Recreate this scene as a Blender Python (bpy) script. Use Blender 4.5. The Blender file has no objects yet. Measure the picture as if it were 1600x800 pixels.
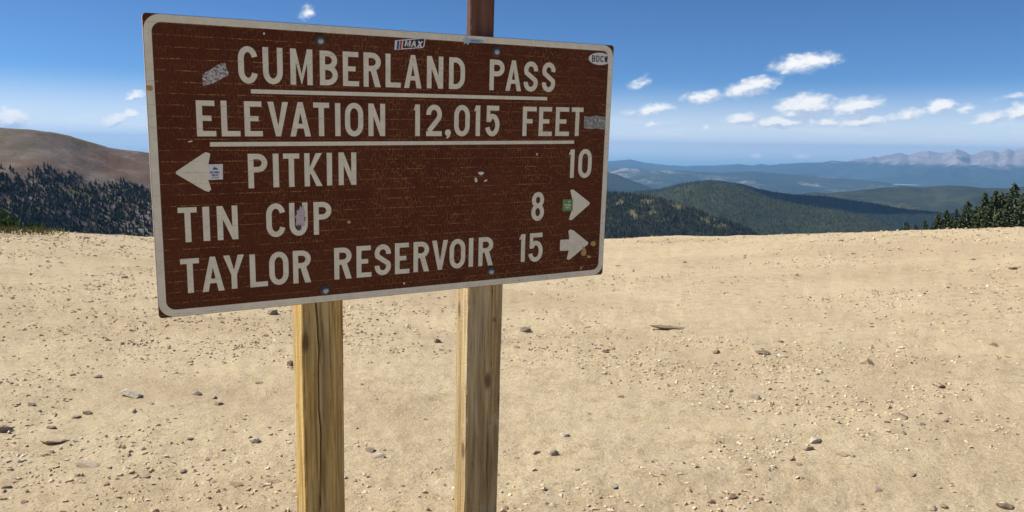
import bpy, bmesh, math, random
import numpy as np
from mathutils import Matrix, Vector

random.seed(7)
RNG = np.random.default_rng(11)
rad = math.radians
scene = bpy.context.scene
C = scene.collection

# ------------------------------------------------------------------ camera
EYE = 1.80                       # eye height above the gravel
FPX, PITCH, ROLL = 1276.0, rad(7.51), rad(0.87)     # focal length in photo pixels (1600 wide)
CF = np.array([0, math.cos(PITCH), -math.sin(PITCH)])
_U = np.array([0, math.sin(PITCH), math.cos(PITCH)])
_X = np.array([1.0, 0, 0])
CX = math.cos(ROLL) * _X + math.sin(ROLL) * _U
CU = -math.sin(ROLL) * _X + math.cos(ROLL) * _U
EYEP = np.array([0, 0, EYE])


def ray(x, y):
    return CF + CX * ((x - 800) / FPX) - CU * ((y - 400) / FPX)


def project(P):
    P = np.atleast_2d(P) - EYEP
    d = P @ CF
    return 800 + FPX * (P @ CX) / d, 400 - FPX * (P @ CU) / d


def azel(x, y):
    d = ray(x, y)
    return math.atan2(d[0], d[1]), math.atan2(d[2], math.hypot(d[0], d[1]))


cam = bpy.data.cameras.new('camera')
cam.sensor_width = 36
cam.lens = FPX / 1600 * 36
cam.clip_start, cam.clip_end = 0.05, 120000
camo = bpy.data.objects.new('camera', cam)
C.objects.link(camo)
camo.matrix_world = Matrix(((CX[0], CU[0], -CF[0], 0), (CX[1], CU[1], -CF[1], 0), (CX[2], CU[2], -CF[2], EYE), (0, 0, 0, 1)))
scene.camera = camo

# ------------------------------------------------------------------ light
SUN_EL = rad(46)
SUN_H = np.array([-0.985, 0.17])                     # where the sun stands: left, a little behind the sign
SUN_H = SUN_H / np.linalg.norm(SUN_H)
SUN_V = Vector((SUN_H[0] * math.cos(SUN_EL), SUN_H[1] * math.cos(SUN_EL), math.sin(SUN_EL)))
sun = bpy.data.lights.new('sun', 'SUN')
sun.energy, sun.angle, sun.color = 4.6, rad(0.53), (1.0, 0.955, 0.88)
suno = bpy.data.objects.new('sun', sun)
C.objects.link(suno)
suno.rotation_euler = SUN_V.to_track_quat('Z', 'Y').to_euler()

scene.render.engine = 'CYCLES'
scene.cycles.use_denoising = True
scene.cycles.max_bounces = 6
scene.cycles.volume_bounces = 1
scene.view_settings.view_transform = 'Standard'
scene.view_settings.look = 'None'
scene.view_settings.exposure = 0.55
scene.view_settings.gamma = 1.0
scene.view_settings.use_curve_mapping = False


# ------------------------------------------------------------------ node helpers
class NT:
    def __init__(s, tree):
        s.t = tree
        s.n = tree.nodes
        s.l = tree.links

    def put(s, sock, v):
        if v is None:
            return
        if isinstance(v, bpy.types.NodeSocket):
            s.l.new(v, sock)
        else:
            if sock.type == 'RGBA' and len(v) == 3:
                v = (*v, 1)
            sock.default_value = v

    def node(s, typ, ins=None, **props):
        nd = s.n.new(typ)
        for k, v in props.items():
            setattr(nd, k, v)
        for k, v in (ins or {}).items():
            s.put(nd.inputs[k], v)
        return nd

    def math(s, op, a, b=None, c=None, clamp=False):
        nd = s.n.new('ShaderNodeMath')
        nd.operation = op
        nd.use_clamp = clamp
        for i, v in enumerate((a, b, c)):
            s.put(nd.inputs[i], v)
        return nd.outputs[0]

    def noise(s, vec, scale, detail=4, rough=0.55, dist=0.0, out=0):
        nd = s.node('ShaderNodeTexNoise', {'Scale': scale, 'Detail': detail, 'Roughness': rough, 'Distortion': dist})
        if vec is not None:
            s.l.new(vec, nd.inputs['Vector'])
        return nd.outputs[out]

    def map(s, vec, scale=(1, 1, 1), loc=(0, 0, 0), rot=(0, 0, 0), typ='POINT'):
        nd = s.node('ShaderNodeMapping', {'Location': loc, 'Rotation': rot, 'Scale': scale}, vector_type=typ)
        s.l.new(vec, nd.inputs['Vector'])
        return nd.outputs[0]

    def step(s, v, a, b, lo=0.0, hi=1.0):
        nd = s.node('ShaderNodeMapRange', interpolation_type='SMOOTHSTEP')
        for i, x in enumerate((v, a, b, lo, hi)):
            s.put(nd.inputs[i], x)
        return nd.outputs[0]

    def mix(s, f, a, b, blend='MIX'):
        nd = s.n.new('ShaderNodeMix')
        nd.data_type = 'RGBA'
        nd.blend_type = blend
        s.put(nd.inputs[0], f)
        s.put(nd.inputs[6], a)
        s.put(nd.inputs[7], b)
        return nd.outputs[2]

    def ramp(s, f, stops):
        nd = s.n.new('ShaderNodeValToRGB')
        el = nd.color_ramp.elements
        while len(el) < len(stops):
            el.new(0.5)
        for e, (p, c) in zip(el, stops):
            e.position = p
            e.color = (*c, 1)
        s.put(nd.inputs[0], f)
        return nd.outputs[0]

    def bump(s, h, strength, dist):
        return s.node('ShaderNodeBump', {'Height': h, 'Strength': strength, 'Distance': dist}).outputs[0]


def material(name, build, rough=0.9, spec=0.3):
    m = bpy.data.materials.new(name)
    m.use_nodes = True
    t = NT(m.node_tree)
    bs = m.node_tree.nodes['Principled BSDF']
    bs.inputs['Roughness'].default_value = rough
    bs.inputs['Specular IOR Level'].default_value = spec
    col, nrm = build(t, bs)
    t.put(bs.inputs['Base Color'], col)
    if nrm is not None:
        t.put(bs.inputs['Normal'], nrm)
    return m


def coords(t, kind='Object'):
    return t.node('ShaderNodeTexCoord').outputs[kind]


# ------------------------------------------------------------------ sky
world = bpy.data.worlds.new('World')
scene.world = world
world.use_nodes = True
w = NT(world.node_tree)
w.n.clear()
sky = w.node('ShaderNodeTexSky', sky_type='NISHITA')
sky.sun_disc = False
sky.sun_elevation = SUN_EL
sky.sun_rotation = math.atan2(SUN_H[0], SUN_H[1])
sky.altitude = 3660
sky.air_density, sky.dust_density, sky.ozone_density = 0.85, 0.0, 3.0
skyc = w.mix(1.0, sky.outputs[0], (0.57, 0.85, 1.10), 'MULTIPLY')     # the deep clear blue of high altitude
bg_sky = w.node('ShaderNodeBackground', {'Color': skyc, 'Strength': 0.065})
gdir = coords(w, 'Generated')
sep = w.node('ShaderNodeSeparateXYZ', {0: gdir})
AZ = w.math('ARCTAN2', sep.outputs[0], sep.outputs[1])
EL = w.math('ARCSINE', sep.outputs[2])
ae = w.node('ShaderNodeCombineXYZ', {0: AZ, 1: EL, 2: 0.0}).outputs[0]
warp = w.noise(w.map(ae, (1, 1.5, 1)), 55, 3, 0.6, out=1)
wv = w.node('ShaderNodeVectorMath', {0: warp, 1: (0.5, 0.5, 0.5)}, operation='SUBTRACT').outputs[0]
wv = w.node('ShaderNodeVectorMath', {0: wv, 1: (0.018, 0.009, 0)}, operation='MULTIPLY').outputs[0]
aew = w.node('ShaderNodeVectorMath', {0: ae, 1: wv}, operation='ADD').outputs[0]
CLOUDS = [(1256, 99, 48, 13, 7, 1), (1175, 136, 44, 12, 13, 1), (1096, 152, 36, 9, 9, .8), (1000, 130, 22, 9, 28, .5),
          (1022, 172, 28, 10, 10, .9), (1260, 167, 42, 17, 4, 1.15), (1338, 167, 38, 13, 8, 1), (1162, 186, 32, 8, 4, .8),
          (1215, 191, 47, 9, 3, .9), (1287, 189, 28, 7, 2, .8), (1345, 190, 36, 8, 3, .85), (1420, 180, 34, 9, 8, .6),
          (1470, 168, 21, 10, 8, 1), (1507, 170, 16, 7, 0, .55), (1548, 183, 25, 8, 12, .75), (1600, 173, 26, 11, 18, .95),
          (1592, 150, 38, 5, 6, .45), (1183, 243, 8, 4, 0, .8), (1251, 243, 13, 4, 0, .85), (1103, 198, 8, 5, 20, .6),
          (1018, 192, 11, 6, 10, .65), (985, 176, 20, 6, 15, .45), (12, 187, 26, 14, 8, 1), (52, 192, 11, 4, 0, .5),
          (209, 150, 15, 7, 10, .9), (204, 177, 11, 5, 5, .85), (180, 188, 17, 8, 18, 1), (480, 20, 15, 9, 32, .65)]
acc = None
rc = random.Random(3)
spec = []
for (x, y, a, b, r_, s_) in CLOUDS:
    az, el = azel(x, y)
    spec.append((az, el, a / FPX, b / FPX, rad(r_), s_))
for k in range(14):      # the same fair-weather puffs go on round the horizon
    az = rc.choice((-1, 1)) * rc.uniform(0.75, 3.0)
    spec.append((az, rc.uniform(0.03, 0.13), rc.uniform(.012, .04), rc.uniform(.006, .012), rc.uniform(0, .2), rc.uniform(.6, 1)))


def cloud_field(vec):
    acc = None
    for (az, el, a, b, r_, s_) in spec:
        q = w.map(vec, (a * 1.27, b * 1.45, 1), (az, el, 0), (0, 0, r_), 'TEXTURE')
        L = w.node('ShaderNodeVectorMath', {0: q}, operation='LENGTH').outputs['Value']
        m_ = w.math('MULTIPLY_ADD', L, -s_, s_)
        acc = m_ if acc is None else w.math('MAXIMUM', acc, m_)
    return acc


acc = cloud_field(aew)
lift = w.node('ShaderNodeVectorMath', {0: aew, 1: (-0.003, 0.006, 0)}, operation='ADD').outputs[0]
acc_up = cloud_field(lift)
fb = w.noise(w.map(ae, (1, 1.5, 1)), 75, 5, 0.55)
dens = w.math('MULTIPLY_ADD', w.math('SUBTRACT', fb, 0.5), 1.0, acc)
alpha = w.math('MULTIPLY', w.step(dens, 0.04, 0.68), 0.96)
alpha = w.math('MULTIPLY', alpha, w.step(acc, 0.0, 0.25))
# the upper side, toward the sun, is brighter than the base
fb2 = w.noise(w.map(ae, (1, 1.5, 1), (0.004, -0.008, 0)), 75, 3, 0.55)
lit = w.math('ADD', w.math('SUBTRACT', acc, acc_up), w.math('MULTIPLY', w.math('SUBTRACT', fb, fb2), 1.1))
ccol = w.mix(w.step(lit, -0.34, 0.30), (0.36, 0.43, 0.55), (0.72, 0.72, 0.71))
# thin veil of high cloud low over the horizon
st = w.noise(w.map(ae, (2.2, 26, 1), (0.3, 0, 0), (0, 0, 0.03)), 3.2, 5, 0.6, 0.4)
veil = w.math('MULTIPLY', w.step(st, 0.12, 0.62), w.math('MULTIPLY', w.step(EL, -0.01, 0.02), w.step(EL, 0.075, 0.012)))
base_veil = w.math('MULTIPLY', w.step(EL, -0.02, 0.004), w.step(EL, 0.085, 0.0))
veil = w.math('MAXIMUM', w.math('MULTIPLY', veil, 0.9), w.math('MULTIPLY', base_veil, 0.9))
bg_cl = w.node('ShaderNodeBackground', {'Color': ccol, 'Strength': 1.0})
bg_ve = w.node('ShaderNodeBackground', {'Color': (0.63, 0.67, 0.71), 'Strength': 1.0})
m1 = w.node('ShaderNodeMixShader', {0: veil, 1: bg_sky.outputs[0], 2: bg_ve.outputs[0]})
m2 = w.node('ShaderNodeMixShader', {0: alpha, 1: m1.outputs[0], 2: bg_cl.outputs[0]})
wo = w.node('ShaderNodeOutputWorld', {0: m2.outputs[0]})


# ------------------------------------------------------------------ mesh helpers
def hash2(ix, iy, seed):
    h = (ix.astype(np.int64) * 374761393 + iy.astype(np.int64) * 668265263 + seed * 1274126177) & 0xFFFFFFFF
    h = ((h ^ (h >> 13)) * 1274126177) & 0xFFFFFFFF
    h = h ^ (h >> 16)
    return (h & 0xFFFFFF) / float(0xFFFFFF)


def vnoise(x, y, seed=0):
    x = np.asarray(x, float)
    y = np.asarray(y, float)
    x, y = np.broadcast_arrays(x, y)
    ix, iy = np.floor(x), np.floor(y)
    fx, fy = x - ix, y - iy
    fx, fy = fx * fx * fx * (fx * (fx * 6 - 15) + 10), fy * fy * fy * (fy * (fy * 6 - 15) + 10)
    a, b = hash2(ix, iy, seed), hash2(ix + 1, iy, seed)
    c, d = hash2(ix, iy + 1, seed), hash2(ix + 1, iy + 1, seed)
    return (a + (b - a) * fx) * (1 - fy) + (c + (d - c) * fx) * fy - 0.5


def fbm(x, y, seed=0, oct=5, gain=0.5):
    v, a = 0, 1.0
    for k in range(oct):
        v = v + a * vnoise(np.asarray(x) * 2.03 ** k + 17.3 * k, np.asarray(y) * 2.03 ** k - 9.1 * k, seed + k)
        a *= gain
    return v


def np_mesh(name, verts, quads=None, tris=None, smooth=False, mat=None):
    me = bpy.data.meshes.new(name)
    fs = []
    nv = len(verts)
    me.vertices.add(nv)
    me.vertices.foreach_set('co', np.ascontiguousarray(verts, np.float32).ravel())
    idx, tot = [], []
    for arr, k in ((quads, 4), (tris, 3)):
        if arr is not None and len(arr):
            idx.append(np.asarray(arr, np.int32).ravel())
            tot.append(np.full(len(arr), k, np.int32))
    idx, tot = np.concatenate(idx), np.concatenate(tot)
    me.loops.add(len(idx))
    me.loops.foreach_set('vertex_index', idx)
    me.polygons.add(len(tot))
    me.polygons.foreach_set('loop_start', np.concatenate([[0], np.cumsum(tot)[:-1]]).astype(np.int32))
    me.polygons.foreach_set('loop_total', tot)
    me.polygons.foreach_set('use_smooth', np.full(len(tot), smooth))
    me.update(calc_edges=True)
    me.validate()
    if mat:
        me.materials.append(mat)
    return me


def add(name, me, parent=None, **props):
    o = bpy.data.objects.new(name, me)
    C.objects.link(o)
    if parent is not None:
        o.parent = parent
    for k, v in props.items():
        o[k] = v
    return o


def point_color(me, rgb):
    ca = me.color_attributes.new('tint', 'FLOAT_COLOR', 'POINT')
    ca.data.foreach_set('color', np.concatenate([rgb, np.ones((len(rgb), 1))], 1).astype(np.float32).ravel())


def grid_quads(nr, nc):
    i = np.arange(nr - 1)[:, None] * nc + np.arange(nc - 1)[None, :]
    return np.stack([i, i + 1, i + nc + 1, i + nc], -1).reshape(-1, 4)


# ------------------------------------------------------------------ ground
CREST = 18.0
crest_px = [(-900, 352), (-300, 352), (0, 361), (120, 367), (240, 374), (500, 377), (800, 377.5), (945, 376), (1100, 372), (1250, 368.5), (1400, 364.5),
            (1600, 358), (1900, 352), (2500, 350)]
_ca, _ct = [], []
for x, y in crest_px:
    a_, e_ = azel(x, y)
    _ca.append(a_)
    _ct.append(math.tan(e_))


def lanes(x, y):
    """packed wheel lanes across the pass"""
    v = 0
    for yc, w_, sl in ((5.3, .22, .10), (6.9, .26, .10), (8.7, .3, .03), (10.6, .34, .03), (12.6, .4, -.05), (14.9, .42, -.05)):
        d = (y - yc - sl * x - 0.5 * vnoise(x * 0.25, yc, 401)) / w_
        v = v + np.exp(-d * d) * np.clip(0.75 + 1.2 * vnoise(x * 0.4, yc * 3, 402), 0, 1)
    return np.clip(v, 0, 1)


def ground_z(x, y, fine=True):
    r = np.hypot(x, y)
    az = np.arctan2(x, y)
    zc = EYE + CREST * np.interp(az, _ca, _ct)          # height of the brow of the pass at 18 m
    t = np.clip((r - 4) / (CREST - 4), 0, 1)
    z = zc * t ** 1.6
    rr = np.maximum(r - CREST, 0)
    back = np.abs(az) > 1.3                              # the road goes on level behind the camera
    drop = -(0.06 * np.minimum(rr, 2) ** 2 + 0.16 * np.maximum(rr - 1, 0))
    drop = np.where(rr > 60, np.interp(rr, [60, 300, 700, 2000, 6000, 20000, 45000], [-9.7, -60, -140, -370, -640, -800, -850]), drop)
    soft = np.clip((np.abs(az) - 1.2) / 0.8, 0, 1)
    lag = np.maximum(rr - 40 * soft, 0)
    d2 = np.where(lag > 60, np.interp(lag, [60, 300, 700, 2000, 6000, 20000, 45000], [-9.7, -60, -140, -370, -640, -800, -850]),
                  -(0.06 * np.minimum(lag, 2) ** 2 + 0.16 * np.maximum(lag - 1, 0)))
    z = z + np.where(soft > 0, d2, drop)
    amp = np.clip((r - 0) / 3, 0.3, 1)
    z = z + amp * 0.05 * fbm(x * 0.35, y * 0.35, 5, 3)
    if fine:
        near = np.clip((24 - r) / 6, 0, 1)
        z = z + near * (0.022 * fbm(x * 2.3, y * 2.3, 21, 3) + 0.010 * fbm(x * 11, y * 11, 31, 3, 0.6))
        rut = vnoise(x * 0.5 + y * 0.12, y * 2.6 - x * 0.3, 77)
        z = z + near * 0.02 * rut - near * 0.014 * lanes(x, y)
        z = z + np.clip((r - 60) / 400, 0, 1) * 12 * fbm(x / 160, y / 160, 8, 4)
    return z


azs = np.concatenate([np.linspace(-math.pi, -0.80, 60, endpoint=False), np.linspace(-0.80, 0.80, 540), np.linspace(0.80, math.pi, 61)[1:]])
tn = np.linspace(math.tan(rad(60)), math.tan(rad(5.2)), 400)
r_in = EYE / tn
r_in = r_in[(r_in > 1.0) & (r_in < 17.0)]
rs = np.concatenate([[0.02, 0.4, 0.8], r_in, np.arange(17.03, 20, 0.06), np.geomspace(20, 70, 30), np.geomspace(75, 35000, 60)])
Rg, Ag = np.meshgrid(rs, azs, indexing='ij')
gx, gy = Rg * np.sin(Ag), Rg * np.cos(Ag)
gz = ground_z(gx, gy)
gv = np.stack([gx, gy, gz], -1).reshape(-1, 3)


def dirt(t, bs):
    p = coords(t)
    a = t.noise(p, 0.55, 4, 0.6)
    b = t.noise(p, 7, 6, 0.7)
    c = t.noise(p, 55, 5, 0.75)
    d = t.noise(p, 260, 3, 0.7)
    col = t.ramp(a, [(0.3, (0.45, 0.35, 0.20)), (0.5, (0.53, 0.42, 0.245)), (0.7, (0.57, 0.46, 0.28))])
    col = t.mix(t.step(b, 0.35, 0.75), col, (0.61, 0.49, 0.32))
    col = t.mix(t.math('MULTIPLY', t.step(b, 0.50, 0.30), 0.55), col, (0.36, 0.25, 0.14))
    col = t.mix(t.math('MULTIPLY', t.step(c, 0.5, 0.75), 0.55), col, (0.60, 0.50, 0.36))
    col = t.mix(t.math('MULTIPLY', t.step(c, 0.48, 0.26), 0.55), col, (0.27, 0.19, 0.12))
    col = t.mix(t.math('MULTIPLY', t.step(d, 0.5, 0.25), 0.35), col, (0.26, 0.19, 0.125))
    e_ = t.noise(p, 24, 4, 0.7)
    col = t.mix(t.math('MULTIPLY', t.step(e_, 0.47, 0.28), 0.4), col, (0.35, 0.25, 0.15))
    col = t.mix(t.math('MULTIPLY', t.step(e_, 0.54, 0.72), 0.4), col, (0.63, 0.53, 0.38))
    for sc_, am in ((48, 0.5), (105, 0.45)):          # sharp grit, grain by grain
        vg = t.node('ShaderNodeTexVoronoi', {'Scale': float(sc_), 'Randomness': 1.0})
        t.l.new(p, vg.inputs['Vector'])
        rv = t.node('ShaderNodeSeparateColor', {0: vg.outputs['Color']})
        core = t.step(vg.outputs['Distance'], 0.55, 0.30)
        col = t.mix(t.math('MULTIPLY', t.math('MULTIPLY', t.step(rv.outputs[0], 0.74, 0.86), core), am), col, (0.29, 0.205, 0.125))
        col = t.mix(t.math('MULTIPLY', t.math('MULTIPLY', t.step(rv.outputs[1], 0.76, 0.88), core), am), col, (0.70, 0.60, 0.45))
    lane = t.node('ShaderNodeAttribute', attribute_name='tint').outputs['Fac']
    col = t.mix(t.math('MULTIPLY', lane, 0.42), col, (0.59, 0.475, 0.295))
    big = t.noise(t.map(p, (0.5, 1.1, 1)), 0.5, 3, 0.5)
    col = t.mix(t.math('MULTIPLY', t.step(big, 0.52, 0.34), 0.4), col, (0.40, 0.29, 0.175))
    # alpine turf beyond the gravel
    s = t.node('ShaderNodeSeparateXYZ', {0: p})
    r = t.math('SQRT', t.math('ADD', t.math('POWER', s.outputs[0], 2.0), t.math('POWER', s.outputs[1], 2.0)))
    far = t.step(t.math('MULTIPLY_ADD', t.math('SUBTRACT', t.noise(p, 0.4, 4), 0.5), 8.0, r), 24, 30)
    turf = t.mix(t.noise(p, 0.08, 5, 0.65), (0.055, 0.06, 0.025), (0.13, 0.115, 0.05))
    forest = t.step(r, 180, 420)
    turf = t.mix(forest, turf, (0.022, 0.032, 0.018))
    col = t.mix(far, col, turf)
    h = t.math('ADD', t.math('ADD', t.math('MULTIPLY', c, 1.0), t.math('MULTIPLY', d, 0.4)), t.math('MULTIPLY', e_, 1.2))
    return col, t.bump(h, 0.75, 0.016)


M_dirt = material('gravel_dirt', dirt, 0.95, 0.15)
gme_ = np_mesh('ground', gv, grid_quads(len(rs), len(azs))[:, ::-1], smooth=True, mat=M_dirt)
_ln = np.where(np.hypot(gv[:, 0], gv[:, 1]) < 25, lanes(gv[:, 0], gv[:, 1]), 0)[:, None]
point_color(gme_, np.repeat(_ln, 3, 1))
ground = add('ground', gme_, kind='structure')


# ------------------------------------------------------------------ far terrain
class Hill:
    def __init__(s, px, R0, depth, base, seed, rvar=0.12, bump=0.08, rough=0.012, back=0.8, power=1.15, slant=0.0):
        a, e = zip(*[azel(x, y) for x, y in px])
        s.a, s.e = np.array(a), np.tan(np.array(e))
        s.R0, s.depth, s.base, s.seed, s.rvar, s.bump, s.rough, s.back, s.power, s.slant = R0, depth, base, seed, rvar, bump, rough, back, power, slant

    def at(s, az, t):
        """t: -1 foot on our side, 0 crest, 1 foot on the far side"""
        Rc = s.R0 * (1 + s.rvar * fbm(az * 5, 0.0, s.seed, 3) + s.slant * az)
        r = Rc + np.where(t < 0, t * s.depth, t * s.depth * s.back)
        zc = EYE + Rc * np.interp(az, s.a, s.e)
        H = zc - s.base
        sh = (1 - np.abs(t)) ** s.power
        sh = sh * (1 - 0.0) + 0.0
        mid = np.abs(t) * (1 - np.abs(t)) * 4
        x, y = r * np.sin(az), r * np.cos(az)
        L = s.depth
        g = 1 - 2 * np.abs(fbm(x / L * 1.6, y / L * 1.6, s.seed + 40, 5, 0.5))
        z = s.base + H * sh + H * s.bump * (g - 0.75) * mid * 2.2 + H * s.rough * fbm(x / L * 9, y / L * 9, s.seed + 60, 5, 0.6)
        return x, y, z

    def build(s, name, x0, x1, mat, na, nt, **props):
        a0, a1 = azel(x0, 300)[0], azel(x1, 300)[0]
        az = np.linspace(a0, a1, na)
        tt = np.concatenate([np.linspace(-1, 0, nt, endpoint=False), np.linspace(0, 1, nt // 4)])
        T, A = np.meshgrid(tt, az, indexing='ij')
        x, y, z = s.at(A, T)
        me = np_mesh(name, np.stack([x, y, z], -1).reshape(-1, 3), grid_quads(len(tt), na)[:, ::-1], smooth=True, mat=mat)
        return add(name, me, kind='structure', **props)


def tree_mass(name, P, hts, mat, sides=5, seed=0, wid=(0.17, 0.26)):
    """many small far conifers as one mesh: two stacked uneven cones each"""
    rng = np.random.default_rng(seed)
    n = len(P)
    ang = np.linspace(0, 2 * math.pi, sides, endpoint=False)
    wd = hts * rng.uniform(wid[0], wid[1], n)
    V, T = [], []
    k = 0
    per = 2 * (sides + 1)
    V = np.zeros((n, per, 3))
    for c, (zb, zt, ws) in enumerate(((-0.08, 0.68, 1.0), (0.38, 1.0, 0.62))):
        jit = rng.uniform(0.6, 1.25, (n, sides))
        o = c * (sides + 1)
        ph = rng.uniform(0, 6.28, n)[:, None]
        V[:, o:o + sides, 0] = np.cos(ang + ph) * wd[:, None] * ws * jit
        V[:, o:o + sides, 1] = np.sin(ang + ph) * wd[:, None] * ws * jit
        V[:, o:o + sides, 2] = hts[:, None] * (zb + rng.uniform(-.05, .05, (n, sides)))
        V[:, o + sides, 2] = hts * zt
    V += P[:, None, :]
    tri = []
    for c in range(2):
        o = c * (sides + 1)
        for i in range(sides):
            tri.append((o + i, o + (i + 1) % sides, o + sides))
    tri = np.array(tri)
    T = (np.arange(n)[:, None, None] * per + tri[None]).reshape(-1, 3)
    me = np_mesh(name, V.reshape(-1, 3), tris=T, smooth=False, mat=mat)
    br = rng.uniform(0.6, 1.35, n)
    point_color(me, np.repeat(np.stack([br, br * rng.uniform(.92, 1.06, n), br], 1), per, 0))
    return me


def tint_mat(name, col, rough=0.95, mul=1.0):
    def b(t, bs):
        at = t.node('ShaderNodeAttribute', attribute_name='tint').outputs['Color']
        return t.mix(1.0, col, at, 'MULTIPLY'), None
    return material(name, b, rough, 0.1)


M_farconifer = tint_mat('far_conifer', (0.040, 0.044, 0.028))


def rock_forest(name, scale, treeline, soft, rockA, rockB, wood, wood2, patch=None, patch_amt=0.0, bumpd=0.0, thr=0.60):
    """bare ground above the tree line, forest below, split by world height"""
    def b(t, bs):
        p = coords(t)
        s = t.node('ShaderNodeSeparateXYZ', {0: p})
        n1 = t.noise(p, scale, 6, 0.62)
        n2 = t.noise(p, scale * 6, 5, 0.65)
        n3 = t.noise(p, scale * 30, 4, 0.7)
        rock = t.mix(t.step(n1, 0.35, 0.65), rockA, rockB)
        rock = t.mix(t.math('MULTIPLY', t.step(n2, 0.45, 0.7), 0.5), rock, tuple(min(1, c * 1.35) for c in rockB))
        rock = t.mix(t.math('MULTIPLY', t.step(n3, 0.5, 0.3), 0.45), rock, tuple(c * 0.6 for c in rockA))
        wd = t.mix(t.step(n2, 0.35, 0.7), wood, wood2)
        wd = t.mix(t.math('MULTIPLY', t.step(n3, 0.5, 0.32), 0.5), wd, tuple(c * 0.55 for c in wood))
        if patch:
            wd = t.mix(t.math('MULTIPLY', t.step(t.math('MULTIPLY_ADD', t.math('SUBTRACT', n3, 0.5), 0.35, n1), thr, thr + 0.08), patch_amt), wd, patch)
        if treeline is None:
            return wd, (t.bump(n3, 0.6, bumpd) if bumpd else None)
        hh = t.math('MULTIPLY_ADD', t.math('SUBTRACT', n2, 0.5), soft * 2.4, s.outputs[2])
        f = t.step(hh, treeline - soft * 0.5, treeline + soft * 0.5)
        return t.mix(f, wd, rock), (t.bump(n3, 0.6, bumpd) if bumpd else None)
    return material(name, b, 0.97, 0.1)


# far snowless peaks
far_px = [(-700, 262), (300, 262), (700, 258), (900, 253), (951, 251), (965, 250.5), (985, 249), (1007, 254), (1040, 258), (1070, 260), (1092, 259), (1120, 259), (1152, 256), (1175, 259),
          (1190, 256), (1202, 258), (1220, 256), (1260, 254), (1285, 254), (1300, 250.5), (1322, 252), (1335, 249), (1350, 249), (1364, 245), (1372, 247), (1392, 242), (1407, 238),
          (1420, 242), (1435, 237), (1452, 234), (1472, 239.5), (1480, 239), (1495, 234), (1510, 239), (1517, 243), (1535, 237), (1552, 234), (1562, 237), (1575, 232), (1585, 235),
          (1600, 230), (1640, 234), (1680, 228), (1740, 236), (1800, 231), (1900, 240), (2200, 245)]
H_far = Hill(far_px, 27000, 6500, -700, 3, rvar=0.05, bump=0.36, rough=0.075, power=1.0)
M_far = rock_forest('far_range', 0.00045, -255, 130, (0.24, 0.20, 0.18), (0.38, 0.32, 0.29), (0.03, 0.045, 0.03), (0.05, 0.065, 0.035), bumpd=160)
H_far.build('mountain_range', 200, 2000, M_far, 1000, 80)

left_px = [(500, 262), (800, 262), (900, 262), (945, 266), (970, 262), (1000, 264), (1040, 266), (1080, 268), (1130, 270), (1180, 268), (1230, 272), (1260, 273), (1322, 279), (1360, 282), (1385, 285), (1410, 289), (1440, 294), (1500, 305)]
H_mid = Hill(left_px, 15500, 4200, -640, 9, rvar=0.10, bump=0.2, rough=0.03)
M_mid = rock_forest('blue_hills', 0.0006, None, 100, (0.25, 0.2, 0.16), (0.4, 0.33, 0.27), (0.024, 0.038, 0.026), (0.05, 0.06, 0.035), (0.36, 0.31, 0.26), 0.75, bumpd=60, thr=0.53)
H_mid.build('distant_hills', 400, 1500, M_mid, 600, 60)

lf_px = [(400, 250), (700, 258), (900, 262), (945, 268), (970, 275), (995, 285), (1020, 294), (1060, 303), (1150, 320)]
H_lf = Hill(lf_px, 8200, 2200, -560, 13, rvar=0.06, bump=0.16, rough=0.02)
M_lf = rock_forest('blue_spur', 0.001, None, 100, (0, 0, 0), (0, 0, 0), (0.024, 0.036, 0.024), (0.036, 0.048, 0.028), bumpd=30)
H_lf.build('forested_spur', 300, 1150, M_lf, 300, 50)

c_px = [(1100, 318), (1200, 306), (1250, 303), (1275, 300), (1290, 302), (1310, 300), (1347, 297), (1372, 294), (1410, 291), (1440, 292), (1480, 289), (1510, 291), (1535, 294), (1572, 294),
        (1600, 291), (1700, 288), (1850, 292), (2100, 296)]
H_c = Hill(c_px, 6300, 1500, -420, 17, rvar=0.07, bump=0.16, rough=0.02)
M_c = rock_forest('mid_forest', 0.0016, None, 100, (0, 0, 0), (0, 0, 0), (0.026, 0.036, 0.022), (0.052, 0.057, 0.03), (0.085, 0.078, 0.04), 0.6, bumpd=14)
H_c.build('wooded_hill', 1080, 2100, M_c, 450, 60)

b2_px = [(700, 318), (900, 312), (982, 301), (1032, 295), (1060, 287), (1082, 283.5), (1105, 282), (1132, 283), (1157, 287.5), (1182, 294), (1207, 300), (1232, 303), (1260, 305.5), (1290, 307),
         (1322, 312), (1360, 317), (1410, 326), (1435, 329), (1470, 332), (1550, 338), (1700, 350), (1900, 365)]
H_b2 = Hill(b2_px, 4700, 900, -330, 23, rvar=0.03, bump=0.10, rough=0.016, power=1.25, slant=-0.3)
M_b2 = rock_forest('shade_tinted_forest', 0.004, None, 100, (0, 0, 0), (0, 0, 0), (0.018, 0.028, 0.02), (0.025, 0.036, 0.022), bumpd=8)  # forest colour darkened to carry the shadow band on this ridge
H_b2.build('shaded_ridge', 650, 1850, M_b2, 420, 60)

b1_px = [(700, 330), (850, 314), (945, 306), (1000, 303), (1040, 297), (1075, 288.5), (1100, 285.5), (1130, 288), (1157, 294), (1182, 302), (1207, 310), (1235, 317), (1260, 322), (1310, 329),
         (1360, 341), (1385, 351), (1402, 360), (1440, 378), (1500, 400)]
H_b1 = Hill(b1_px, 2900, 900, -330, 29, rvar=0.04, bump=0.10, rough=0.016)
M_b1 = rock_forest('green_forest', 0.006, None, 100, (0, 0, 0), (0, 0, 0), (0.036, 0.047, 0.026), (0.055, 0.062, 0.032), (0.12, 0.11, 0.06), 0.4, bumpd=6)
H_b1.build('forested_hill', 650, 1500, M_b1, 400, 80)

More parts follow.
